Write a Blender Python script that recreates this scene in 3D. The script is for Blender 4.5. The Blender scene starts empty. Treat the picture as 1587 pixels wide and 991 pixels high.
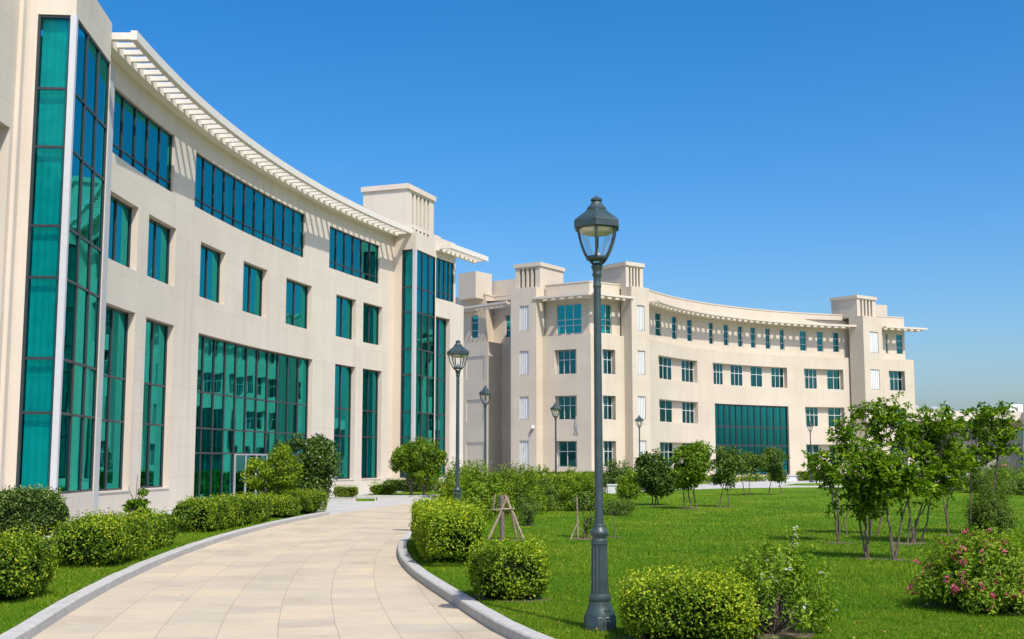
import bpy, bmesh, math, random
import numpy as np
from mathutils import Vector, noise as mnoise

random.seed(7)
RNG = np.random.default_rng(7)
scene = bpy.context.scene
COL = scene.collection
R = math.radians

# ------------------------------------------------------------------ camera
F, CX, CY, HOR, EYE = 1851.0, 793.5, 495.5, 714.0, 1.75
PITCH = math.atan((HOR - CY) / F)
cam_d = bpy.data.cameras.new('camera')
cam = bpy.data.objects.new('camera', cam_d)
COL.objects.link(cam)
cam_d.sensor_width = 36.0
cam_d.lens = 36.0 * F / 1587.0
cam_d.clip_end = 3000
cam_d.clip_start = 0.1
cam.location = (0, 0, EYE)
cam.rotation_euler = (R(90) + PITCH, 0, 0)
scene.camera = cam


def ray(px, py):
    u = (px - CX) / F
    v = (CY - py) / F
    return (u, math.cos(PITCH) - v * math.sin(PITCH), math.sin(PITCH) + v * math.cos(PITCH))


def G(px, py, z=0.0):
    """Survey helper: the ground point seen at a photo pixel."""
    d = ray(px, py)
    t = (z - EYE) / d[2]
    return (d[0] * t, d[1] * t)


def XatY(px, Y, py=714):
    d = ray(px, py)
    return d[0] / d[1] * Y


# ------------------------------------------------------------------ materials
def newmat(name):
    m = bpy.data.materials.new(name)
    m.use_nodes = True
    nt = m.node_tree
    nt.nodes.clear()
    out = nt.nodes.new('ShaderNodeOutputMaterial')
    return m, nt, out


def N(nt, t, **kw):
    n = nt.nodes.new(t)
    for k, v in kw.items():
        if k.startswith('i_'):
            key = k[2:]
            n.inputs[int(key) if key.isdigit() else key.replace('_', ' ')].default_value = v
        else:
            setattr(n, k, v)
    return n


def ramp(nt, stops):
    n = nt.nodes.new('ShaderNodeValToRGB')
    el = n.color_ramp.elements
    while len(el) < len(stops):
        el.new(0.5)
    for e, (p, c) in zip(el, stops):
        e.position = p
        e.color = (*c, 1)
    return n


def mixc(nt, a, b, fac, blend='MIX'):
    n = nt.nodes.new('ShaderNodeMix')
    n.data_type = 'RGBA'
    n.blend_type = blend
    L = nt.links
    for sock, v in ((n.inputs[6], a), (n.inputs[7], b), (n.inputs[0], fac)):
        if isinstance(v, bpy.types.NodeSocket):
            L.new(v, sock)
        else:
            sock.default_value = (*v, 1) if isinstance(v, tuple) else v
    return n.outputs[2]


def simple(name, col, rough=0.6, metal=0.0, var=0.15, scale=6.0, spec=0.5, bump=0.0, bscale=60):
    m, nt, out = newmat(name)
    p = N(nt, 'ShaderNodeBsdfPrincipled', i_Roughness=rough, i_Metallic=metal)
    p.inputs['Specular IOR Level'].default_value = spec
    tc = N(nt, 'ShaderNodeTexCoord')
    nz = N(nt, 'ShaderNodeTexNoise', i_Scale=scale, i_Detail=6.0)
    nt.links.new(tc.outputs['Object'], nz.inputs['Vector'])
    d = tuple(c * (1 - var) for c in col)
    l = tuple(min(1, c * (1 + var)) for c in col)
    r = ramp(nt, [(0.3, d), (0.7, l)])
    nt.links.new(nz.outputs['Fac'], r.inputs['Fac'])
    nt.links.new(r.outputs['Color'], p.inputs['Base Color'])
    if bump:
        nb = N(nt, 'ShaderNodeTexNoise', i_Scale=bscale, i_Detail=4.0)
        nt.links.new(tc.outputs['Object'], nb.inputs['Vector'])
        b = N(nt, 'ShaderNodeBump', i_Strength=bump, i_Distance=0.02)
        nt.links.new(nb.outputs['Fac'], b.inputs['Height'])
        nt.links.new(b.outputs['Normal'], p.inputs['Normal'])
    nt.links.new(p.outputs['BSDF'], out.inputs['Surface'])
    return m


def wall_material(name, col, joints=True):
    """Cream cladding: panel joints, faint panel tints, weather streaks."""
    m, nt, out = newmat(name)
    L = nt.links
    p = N(nt, 'ShaderNodeBsdfPrincipled', i_Roughness=0.75)
    p.inputs['Specular IOR Level'].default_value = 0.25
    uv = N(nt, 'ShaderNodeUVMap')
    tc = N(nt, 'ShaderNodeTexCoord')
    nz = N(nt, 'ShaderNodeTexNoise', i_Scale=0.35, i_Detail=8.0, i_Roughness=0.6)
    L.new(tc.outputs['Object'], nz.inputs['Vector'])
    r = ramp(nt, [(0.3, tuple(c * 0.93 for c in col)), (0.7, tuple(c * 1.04 for c in col))])
    L.new(nz.outputs['Fac'], r.inputs['Fac'])
    c = r.outputs['Color']
    # vertical rain streaks
    mp = N(nt, 'ShaderNodeMapping')
    mp.inputs['Scale'].default_value = (2.2, 2.2, 0.08)
    L.new(tc.outputs['Object'], mp.inputs['Vector'])
    st = N(nt, 'ShaderNodeTexNoise', i_Scale=1.0, i_Detail=5.0, i_Roughness=0.7)
    L.new(mp.outputs['Vector'], st.inputs['Vector'])
    sr = ramp(nt, [(0.52, (1, 1, 1)), (0.78, (0.86, 0.83, 0.79))])
    L.new(st.outputs['Fac'], sr.inputs['Fac'])
    c = mixc(nt, c, sr.outputs['Color'], 0.75, 'MULTIPLY')
    if joints:
        br = N(nt, 'ShaderNodeTexBrick', offset=0.0, squash=1.0)
        br.inputs['Scale'].default_value = 1.0
        br.inputs['Brick Width'].default_value = 2.35
        br.inputs['Row Height'].default_value = 1.13
        br.inputs['Mortar Size'].default_value = 0.011
        br.inputs['Mortar Smooth'].default_value = 0.3
        br.inputs['Bias'].default_value = 0.0
        br.inputs['Color1'].default_value = (1, 1, 1, 1)
        br.inputs['Color2'].default_value = (0.955, 0.95, 0.94, 1)
        br.inputs['Mortar'].default_value = (0.78, 0.75, 0.71, 1)
        L.new(uv.outputs['UV'], br.inputs['Vector'])
        c = mixc(nt, c, br.outputs['Color'], 0.7, 'MULTIPLY')
    L.new(c, p.inputs['Base Color'])
    nb = N(nt, 'ShaderNodeTexNoise', i_Scale=35.0, i_Detail=5.0)
    L.new(tc.outputs['Object'], nb.inputs['Vector'])
    b = N(nt, 'ShaderNodeBump', i_Strength=0.15, i_Distance=0.01)
    L.new(nb.outputs['Fac'], b.inputs['Height'])
    L.new(b.outputs['Normal'], p.inputs['Normal'])
    L.new(p.outputs['BSDF'], out.inputs['Surface'])
    return m


def glass_material(name, trans, refl, base, amp):
    m, nt, out = newmat(name)
    L = nt.links
    t = N(nt, 'ShaderNodeBsdfTransparent')
    t.inputs['Color'].default_value = (*trans, 1)
    g = N(nt, 'ShaderNodeBsdfGlossy', i_Roughness=0.015)
    g.inputs['Color'].default_value = (*refl, 1)
    tc = N(nt, 'ShaderNodeTexCoord')
    nz = N(nt, 'ShaderNodeTexNoise', i_Scale=0.9, i_Detail=1.0)
    L.new(tc.outputs['Object'], nz.inputs['Vector'])
    bp = N(nt, 'ShaderNodeBump', i_Strength=0.03, i_Distance=0.05)
    L.new(nz.outputs['Fac'], bp.inputs['Height'])
    L.new(bp.outputs['Normal'], g.inputs['Normal'])
    fr = N(nt, 'ShaderNodeFresnel', i_IOR=1.55)
    mm = N(nt, 'ShaderNodeMath', operation='MULTIPLY_ADD', use_clamp=True)
    mm.inputs[1].default_value = amp
    mm.inputs[2].default_value = base
    L.new(fr.outputs['Fac'], mm.inputs[0])
    mx = N(nt, 'ShaderNodeMixShader')
    L.new(mm.outputs[0], mx.inputs['Fac'])
    L.new(t.outputs[0], mx.inputs[1])
    L.new(g.outputs[0], mx.inputs[2])
    L.new(mx.outputs[0], out.inputs['Surface'])
    return m


def leaf_material(name, stops, trans=0.3, rough=0.45, tcol=None):
    m, nt, out = newmat(name)
    L = nt.links
    at = N(nt, 'ShaderNodeAttribute', attribute_name='tint')
    r = ramp(nt, stops)
    L.new(at.outputs['Fac'], r.inputs['Fac'])
    p = N(nt, 'ShaderNodeBsdfPrincipled', i_Roughness=rough)
    p.inputs['Specular IOR Level'].default_value = 0.22
    L.new(r.outputs['Color'], p.inputs['Base Color'])
    t = N(nt, 'ShaderNodeBsdfTranslucent')
    tc = mixc(nt, r.outputs['Color'], (1.0, 1.15, 0.35), 1.0, 'MULTIPLY')
    L.new(tc, t.inputs['Color'])
    mx = N(nt, 'ShaderNodeMixShader')
    mx.inputs['Fac'].default_value = trans
    L.new(p.outputs[0], mx.inputs[1])
    L.new(t.outputs[0], mx.inputs[2])
    L.new(mx.outputs[0], out.inputs['Surface'])
    return m


CREAM = (0.66, 0.585, 0.485)
M = {}
M['wall'] = wall_material('cream_cladding', CREAM)
M['wall_far'] = wall_material('sun_dimmed_cladding', (0.60, 0.522, 0.415))  # copy of the cream, darkened to offset the stronger sun on the far front
M['plain_far'] = wall_material('sun_dimmed_render', (0.60, 0.522, 0.415), joints=False)  # same sun-offset colour without joints
M['plain'] = wall_material('cream_render', CREAM, joints=False)
M['pergola'] = simple('pergola_paint', (0.74, 0.68, 0.59), 0.6, var=0.05)
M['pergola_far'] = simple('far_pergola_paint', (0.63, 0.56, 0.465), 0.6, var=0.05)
M['glass'] = glass_material('teal_glass', (0.05, 0.64, 0.62), (0.055, 0.66, 0.62), 0.40, 0.85)
M['glass_entry'] = glass_material('entry_teal_glass', (0.05, 0.78, 0.80), (0.06, 0.62, 0.70), 0.36, 0.85)
M['glass_light'] = glass_material('clear_teal_glass', (0.09, 0.93, 0.92), (0.10, 0.60, 0.70), 0.05, 0.8)
M['glass_far'] = glass_material('dark_teal_glass', (0.03, 0.40, 0.38), (0.12, 0.55, 0.60), 0.20, 0.9)
M['clear'] = glass_material('lantern_glass', (0.95, 0.97, 0.97), (0.9, 0.9, 0.9), 0.0, 0.35)
M['frame'] = simple('dark_frame', (0.035, 0.04, 0.045), 0.4, var=0.1)
M['white_frame'] = simple('white_frame', (0.60, 0.60, 0.58), 0.4, var=0.05)
M['strip'] = simple('grey_strip', (0.46, 0.46, 0.45), 0.5, var=0.05)
M['silver'] = simple('silver_cladding', (0.55, 0.56, 0.585), 0.4, var=0.04)
M['curtain'] = simple('curtain_cloth', (0.82, 0.85, 0.80), 0.9, var=0.1, scale=3)
M['interior'] = simple('interior_paint', (0.22, 0.22, 0.21), 0.9, var=0.1, scale=1)
M['louver_infill'] = simple('louver_white', (0.70, 0.70, 0.68), 0.5, var=0.06)
M['dark'] = simple('dark_void', (0.05, 0.045, 0.04), 0.9)
M['lamp'] = simple('lamp_paint', (0.036, 0.060, 0.061), 0.42, var=0.2, scale=9, spec=0.5)
M['lampin'] = simple('lamp_reflector', (0.65, 0.62, 0.45), 0.4)
M['bulb'] = simple('bulb_white', (0.8, 0.8, 0.78), 0.3)
M['bark'] = simple('bark', (0.125, 0.095, 0.07), 0.9, var=0.4, scale=18, bump=0.5, bscale=50)
M['stake'] = simple('weathered_stake', (0.31, 0.235, 0.17), 0.9, var=0.35, scale=14, bump=0.4)
M['stub'] = simple('dark_stump', (0.16, 0.13, 0.11), 0.9, var=0.3, scale=14, bump=0.4)
M['kerb'] = simple('kerb_stone', (0.43, 0.415, 0.38), 0.85, var=0.12, scale=12, bump=0.3, bscale=90)
M['pave'] = simple('pale_paving', (0.43, 0.42, 0.395), 0.85, var=0.12, scale=1.1)
M['planter'] = simple('planter_concrete', (0.58, 0.58, 0.58), 0.8, var=0.08)
M['earth'] = simple('dry_earth', (0.30, 0.25, 0.18), 0.95, var=0.25, scale=0.6)
M['core'] = simple('dark_core_fill', (0.016, 0.024, 0.006), 1.0, var=0.5, scale=14, spec=0.0, bump=0.8, bscale=40)
M['metalgrey'] = simple('grey_metal', (0.35, 0.37, 0.38), 0.5, var=0.1)
M['pinkwall'] = simple('pink_stone', (0.42, 0.33, 0.28), 0.8, var=0.15)
M['greywall'] = simple('grey_render', (0.36, 0.34, 0.32), 0.8, var=0.1)  # one even grey for roofs and the low building's walls
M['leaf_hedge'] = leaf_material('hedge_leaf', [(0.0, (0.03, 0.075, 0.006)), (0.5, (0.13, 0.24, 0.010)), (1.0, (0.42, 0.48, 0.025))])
M['leaf_bright'] = leaf_material('bright_hedge_leaf', [(0.0, (0.055, 0.12, 0.006)), (0.45, (0.20, 0.32, 0.012)), (1.0, (0.52, 0.57, 0.03))], 0.35)
M['leaf_dark'] = leaf_material('glossy_dark_leaf', [(0.0, (0.016, 0.04, 0.008)), (0.6, (0.085, 0.165, 0.018)), (1.0, (0.34, 0.42, 0.13))], 0.2, 0.38)
M['leaf_tree'] = leaf_material('tree_leaf', [(0.0, (0.035, 0.09, 0.006)), (0.5, (0.15, 0.27, 0.012)), (1.0, (0.42, 0.50, 0.035))], 0.38, 0.45)
M['leaf_olive'] = leaf_material('fine_olive_leaf', [(0.0, (0.045, 0.09, 0.015)), (0.6, (0.14, 0.23, 0.03)), (1.0, (0.30, 0.36, 0.06))], 0.3, 0.55)
M['flower_pink'] = leaf_material('pink_petal', [(0.0, (0.50, 0.05, 0.10)), (0.6, (0.62, 0.13, 0.22)), (1.0, (0.75, 0.30, 0.34))], 0.3, 0.6)
M['flower_yellow'] = leaf_material('yellow_petal', [(0.0, (0.60, 0.42, 0.02)), (1.0, (0.75, 0.60, 0.05))], 0.3, 0.6)
M['flower_white'] = leaf_material('white_petal', [(0.0, (0.55, 0.55, 0.50)), (1.0, (0.8, 0.8, 0.75))], 0.2, 0.6)
M['leaf_fallen'] = leaf_material('fallen_leaf', [(0.0, (0.20, 0.12, 0.04)), (1.0, (0.50, 0.38, 0.10))], 0.2, 0.7)
M['blade'] = leaf_material('grass_blade', [(0.0, (0.045, 0.12, 0.002)), (0.5, (0.125, 0.245, 0.004)), (1.0, (0.40, 0.41, 0.04))], 0.3, 0.6)


def lawn_material():
    m, nt, out = newmat('lawn_turf')
    L = nt.links
    p = N(nt, 'ShaderNodeBsdfPrincipled', i_Roughness=0.9)
    p.inputs['Specular IOR Level'].default_value = 0.1
    tc = N(nt, 'ShaderNodeTexCoord')
    a = N(nt, 'ShaderNodeTexNoise', i_Scale=0.35, i_Detail=5.0, i_Roughness=0.6)
    b = N(nt, 'ShaderNodeTexNoise', i_Scale=3.5, i_Detail=8.0, i_Roughness=0.75)
    c = N(nt, 'ShaderNodeTexNoise', i_Scale=45.0, i_Detail=4.0, i_Roughness=0.8)
    for n in (a, b, c):
        L.new(tc.outputs['Object'], n.inputs['Vector'])
    ra = ramp(nt, [(0.30, (0.055, 0.135, 0.003)), (0.48, (0.095, 0.20, 0.004)), (0.64, (0.18, 0.255, 0.012)), (0.74, (0.24, 0.26, 0.03))])
    L.new(a.outputs['Fac'], ra.inputs['Fac'])
    rb = ramp(nt, [(0.3, (0.70, 0.74, 0.62)), (0.6, (1.05, 1.05, 1.0)), (0.78, (1.45, 1.22, 1.4))])
    L.new(b.outputs['Fac'], rb.inputs['Fac'])
    rc = ramp(nt, [(0.35, (0.55, 0.6, 0.55)), (0.65, (1.35, 1.3, 1.3))])
    L.new(c.outputs['Fac'], rc.inputs['Fac'])
    x = mixc(nt, ra.outputs['Color'], rb.outputs['Color'], 0.8, 'MULTIPLY')
    x = mixc(nt, x, rc.outputs['Color'], 0.7, 'MULTIPLY')
    L.new(x, p.inputs['Base Color'])
    bp = N(nt, 'ShaderNodeBump', i_Strength=0.8, i_Distance=0.04)
    L.new(c.outputs['Fac'], bp.inputs['Height'])
    L.new(bp.outputs['Normal'], p.inputs['Normal'])
    L.new(p.outputs[0], out.inputs['Surface'])
    return m


ROADC, ROADR = (88.4, 29.5), 94.76


def road_material():
    """Stone slabs laid in arcs around the drive's centre."""
    m, nt, out = newmat('stone_slabs')
    L = nt.links
    p = N(nt, 'ShaderNodeBsdfPrincipled', i_Roughness=0.8)
    p.inputs['Specular IOR Level'].default_value = 0.25
    uv = N(nt, 'ShaderNodeUVMap')
    tc = N(nt, 'ShaderNodeTexCoord')
    br = N(nt, 'ShaderNodeTexBrick', offset=0.0, squash=1.0)
    br.inputs['Scale'].default_value = 1.0
    br.inputs['Brick Width'].default_value = 0.66
    br.inputs['Row Height'].default_value = 0.60
    br.inputs['Mortar Size'].default_value = 0.006
    br.inputs['Mortar Smooth'].default_value = 0.4
    br.inputs['Color1'].default_value = (0.535, 0.452, 0.325, 1)
    br.inputs['Color2'].default_value = (0.46, 0.398, 0.305, 1)
    br.inputs['Mortar'].default_value = (0.34, 0.275, 0.20, 1)
    wb = N(nt, 'ShaderNodeTexNoise', i_Scale=1.2, i_Detail=2.0)
    L.new(uv.outputs['UV'], wb.inputs['Vector'])
    va = N(nt, 'ShaderNodeVectorMath', operation='MULTIPLY_ADD')
    va.inputs[1].default_value = (0.02, 0.02, 0)
    L.new(wb.outputs['Color'], va.inputs[0])
    L.new(uv.outputs['UV'], va.inputs[2])
    L.new(va.outputs[0], br.inputs['Vector'])
    nz = N(nt, 'ShaderNodeTexNoise', i_Scale=0.7, i_Detail=7.0, i_Roughness=0.65)
    L.new(tc.outputs['Object'], nz.inputs['Vector'])
    r = ramp(nt, [(0.28, (0.78, 0.77, 0.76)), (0.5, (1, 1, 1)), (0.72, (1.12, 1.06, 0.96))])
    L.new(nz.outputs['Fac'], r.inputs['Fac'])
    fi = N(nt, 'ShaderNodeTexNoise', i_Scale=26.0, i_Detail=5.0, i_Roughness=0.8)
    L.new(tc.outputs['Object'], fi.inputs['Vector'])
    rf = ramp(nt, [(0.3, (0.86, 0.86, 0.86)), (0.7, (1.08, 1.08, 1.08))])
    L.new(fi.outputs['Fac'], rf.inputs['Fac'])
    c = mixc(nt, br.outputs['Color'], r.outputs['Color'], 1.0, 'MULTIPLY')
    c = mixc(nt, c, rf.outputs['Color'], 0.8, 'MULTIPLY')
    L.new(c, p.inputs['Base Color'])
    bp = N(nt, 'ShaderNodeBump', i_Strength=0.25, i_Distance=0.01)
    L.new(fi.outputs['Fac'], bp.inputs['Height'])
    L.new(bp.outputs['Normal'], p.inputs['Normal'])
    L.new(p.outputs[0], out.inputs['Surface'])
    return m


M['soil'] = simple('bare_soil', (0.13, 0.10, 0.055), 0.95, var=0.35, scale=9, bump=0.5)
M['lawn'] = lawn_material()
M['road'] = road_material()


# ------------------------------------------------------------------ object helpers
def tag(o, label=None, cat=None, group=None, kind=None):
    for k, v in (('label', label), ('category', cat), ('group', group), ('kind', kind)):
        if v:
            o[k] = v
    return o


def empty(name, loc, label, cat, group=None):
    o = bpy.data.objects.new(name, None)
    o.location = (loc[0], loc[1], loc[2] if len(loc) > 2 else 0.0)
    o.empty_display_size = 0.3
    COL.objects.link(o)
    return tag(o, label, cat, group)


def parent_keep(o, par):
    o.parent = par
    chain = Vector((0, 0, 0))
    p = par
    while p is not None:
        chain += p.location
        p = p.parent
    o.location = Vector(o.location) - chain


class MB:
    """Collects quads, boxes, tubes and lathes; build() links them as one mesh in world coordinates."""

    def __init__(self):
        self.v, self.f, self.uv, self.mi = [], [], [], []
        self.cur = 0

    def face(self, pts, uvs=None):
        b = len(self.v)
        self.v.extend(pts)
        self.f.append(tuple(range(b, b + len(pts))))
        self.uv.append(uvs or [(0.3, 0.3)] * len(pts))
        self.mi.append(self.cur)

    def prism(self, base, z0, z1, top=None):
        """Vertical prism over a convex polygon (list of xy); top polygon may differ."""
        top = top or base
        n = len(base)
        area = sum(base[i][0] * base[(i + 1) % n][1] - base[(i + 1) % n][0] * base[i][1] for i in range(n))
        if area < 0:
            base, top = base[::-1], top[::-1]
        u = 0.0
        for i in range(n):
            a, b = base[i], base[(i + 1) % n]
            c, d = top[(i + 1) % n], top[i]
            l = math.hypot(b[0] - a[0], b[1] - a[1])
            self.face([(*a, z0), (*b, z0), (*c, z1), (*d, z1)], [(u, z0), (u + l, z0), (u + l, z1), (u, z1)])
            u += l
        self.face([(*p, z1) for p in top])
        self.face([(*p, z0) for p in base[::-1]])

    def tube(self, pts, radii, n=8, cap=True):
        rings = []
        P = [Vector(p) for p in pts]
        ref = Vector((0.13, 0.97, 0.2))
        for i, p in enumerate(P):
            t = (P[min(i + 1, len(P) - 1)] - P[max(i - 1, 0)])
            t = t.normalized() if t.length > 1e-9 else Vector((0, 0, 1))
            a = t.cross(ref)
            if a.length < 1e-3:
                a = t.cross(Vector((1, 0, 0)))
            a.normalize()
            b = t.cross(a)
            r = radii[i] if hasattr(radii, '__len__') else radii
            rings.append([tuple(p + (a * math.cos(2 * math.pi * k / n) + b * math.sin(2 * math.pi * k / n)) * r) for k in range(n)])
        for i in range(len(rings) - 1):
            for k in range(n):
                self.face([rings[i][k], rings[i + 1][k], rings[i + 1][(k + 1) % n], rings[i][(k + 1) % n]])
        if cap:
            self.face(rings[0])
            self.face(rings[-1][::-1])

    def lathe(self, cx, cy, prof, n=16, flute=0.0, rot=0.0):
        rings = []
        for (r, z) in prof:
            ring = []
            for k in range(n):
                a = 2 * math.pi * k / n + rot
                rr = r * (1 - (flute if (k % 2) else 0))
                ring.append((cx + rr * math.cos(a), cy + rr * math.sin(a), z))
            rings.append(ring)
        for i in range(len(rings) - 1):
            for k in range(n):
                self.face([rings[i][k], rings[i][(k + 1) % n], rings[i + 1][(k + 1) % n], rings[i + 1][k]])
        self.face(rings[0][::-1])
        self.face(rings[-1])

    def build(self, name, mats, parent=None, smooth=False, weld=False):
        me = bpy.data.meshes.new(name)
        me.from_pydata(self.v, [], self.f)
        uvl = me.uv_layers.new(name='UVMap')
        flat = np.array([c for u in self.uv for p in u for c in p], dtype=np.float32)
        uvl.data.foreach_set('uv', flat)
        mats = mats if isinstance(mats, list) else [mats]
        for m in mats:
            me.materials.append(m)
        if len(mats) > 1:
            me.polygons.foreach_set('material_index', np.array(self.mi, dtype=np.int32))
        o = bpy.data.objects.new(name, me)
        COL.objects.link(o)
        if weld or smooth:
            bm = bmesh.new()
            bm.from_mesh(me)
            bmesh.ops.remove_doubles(bm, verts=bm.verts, dist=1e-4)
            bm.to_mesh(me)
            bm.free()
        if smooth:
            me.polygons.foreach_set('use_smooth', np.ones(len(me.polygons), dtype=bool))
            try:
                me.set_sharp_from_angle(angle=R(38))
            except Exception:
                pass
        if parent is not None:
            parent_keep(o, parent)
        return o


# ------------------------------------------------------------------ paths (plan curves of facades)
class Line:
    def __init__(self, p0, p1):
        self.p0, self.p1 = p0, p1
        self.len = math.hypot(p1[0] - p0[0], p1[1] - p0[1])
        self.d = ((p1[0] - p0[0]) / self.len, (p1[1] - p0[1]) / self.len)
        self.n = (self.d[1], -self.d[0])
        self.step = 1e9

    def at(self, s, off=0.0):
        return (self.p0[0] + self.d[0] * s + self.n[0] * off, self.p0[1] + self.d[1] * s + self.n[1] * off)

    def hit(self, px, py=600):
        k = ray(px, py)
        k = k[0] / k[1]
        return (k * self.p0[1] - self.p0[0]) / (self.d[0] - k * self.d[1])


class Arc:
    def __init__(self, c, r, step=0.7):
        self.c, self.r, self.step = c, r, step

    def at(self, s, off=0.0):
        a = s / self.r
        rr = self.r - off
        return (self.c[0] - rr * math.cos(a), self.c[1] + rr * math.sin(a))

    def hit(self, px, py=600):
        d = ray(px, py)
        a = d[0] ** 2 + d[1] ** 2
        b = -2 * (d[0] * self.c[0] + d[1] * self.c[1])
        c = self.c[0] ** 2 + self.c[1] ** 2 - self.r ** 2
        q = math.sqrt(b * b - 4 * a * c)
        ss = []
        for sg in (-1, 1):
            t = (-b + sg * q) / (2 * a)
            x, y = d[0] * t, d[1] * t
            if t > 0 and x < self.c[0] and y > self.c[1] - 6:
                ss.append((t, self.r * math.atan2(y - self.c[1], self.c[0] - x)))
        return max(ss)[1] if ss else 0.0


def cuts(path, s0, s1, extra=()):
    v = {round(s0, 4), round(s1, 4)}
    if path.step < 1e8:
        n = max(1, int((s1 - s0) / path.step))
        for i in range(1, n):
            v.add(round(s0 + (s1 - s0) * i / n, 4))
    for e in extra:
        if s0 < e < s1:
            v.add(round(e, 4))
    return sorted(v)


def bar(mb, path, s0, s1, z0, z1, o0, o1):
    """Solid box following the path: s0..s1, z0..z1, offsets o0 (back) .. o1 (front)."""
    cs = cuts(path, s0, s1)
    for i in range(len(cs) - 1):
        a, b = cs[i], cs[i + 1]
        A0, B0, A1, B1 = path.at(a, o0), path.at(b, o0), path.at(a, o1), path.at(b, o1)
        mb.face([(*A1, z0), (*B1, z0), (*B1, z1), (*A1, z1)], [(a, z0), (b, z0), (b, z1), (a, z1)])
        mb.face([(*B0, z0), (*A0, z0), (*A0, z1), (*B0, z1)], [(b, z0), (a, z0), (a, z1), (b, z1)])
        mb.face([(*A1, z1), (*B1, z1), (*B0, z1), (*A0, z1)])
        mb.face([(*A0, z0), (*B0, z0), (*B1, z0), (*A1, z0)])
        if i == 0:
            mb.face([(*A0, z0), (*A1, z0), (*A1, z1), (*A0, z1)])
        if i == len(cs) - 2:
            mb.face([(*B1, z0), (*B0, z0), (*B0, z1), (*B1, z1)])


def wall(mb, path, s0, s1, z0, z1, openings, off=0.0):
    """Wall sheet with rectangular openings (sa, sb, za, zb, depth); every opening gets its reveals."""
    ex = [e for o in openings for e in o[:2]]
    cs = cuts(path, s0, s1, ex)
    # drop curve cuts that crowd an opening edge
    zs = sorted({round(z0, 4), round(z1, 4)} | {round(e, 4) for o in openings for e in o[2:4] if z0 < e < z1})
    for i in range(len(cs) - 1):
        a, b = cs[i], cs[i + 1]
        A, B = path.at(a, off), path.at(b, off)
        for j in range(len(zs) - 1):
            za, zb = zs[j], zs[j + 1]
            sm, zm = (a + b) / 2, (za + zb) / 2
            if any(o[0] < sm < o[1] and o[2] < zm < o[3] for o in openings):
                continue
            mb.face([(*A, za), (*B, za), (*B, zb), (*A, zb)], [(a, za), (b, za), (b, zb), (a, zb)])
    for (sa, sb, za, zb, dp) in openings:
        f, k = off, off - dp
        P, Q = path.at(sa, f), path.at(sa, k)
        mb.face([(*P, za), (*P, zb), (*Q, zb), (*Q, za)])
        P, Q = path.at(sb, f), path.at(sb, k)
        mb.face([(*P, zb), (*P, za), (*Q, za), (*Q, zb)])
        c2 = [c for c in cs if sa - 1e-6 <= c <= sb + 1e-6]
        for i in range(len(c2) - 1):
            A, B = path.at(c2[i], f), path.at(c2[i + 1], f)
            C, D = path.at(c2[i + 1], k), path.at(c2[i], k)
            mb.face([(*A, zb), (*B, zb), (*C, zb), (*D, zb)])
            mb.face([(*B, za), (*A, za), (*D, za), (*C, za)])


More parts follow.
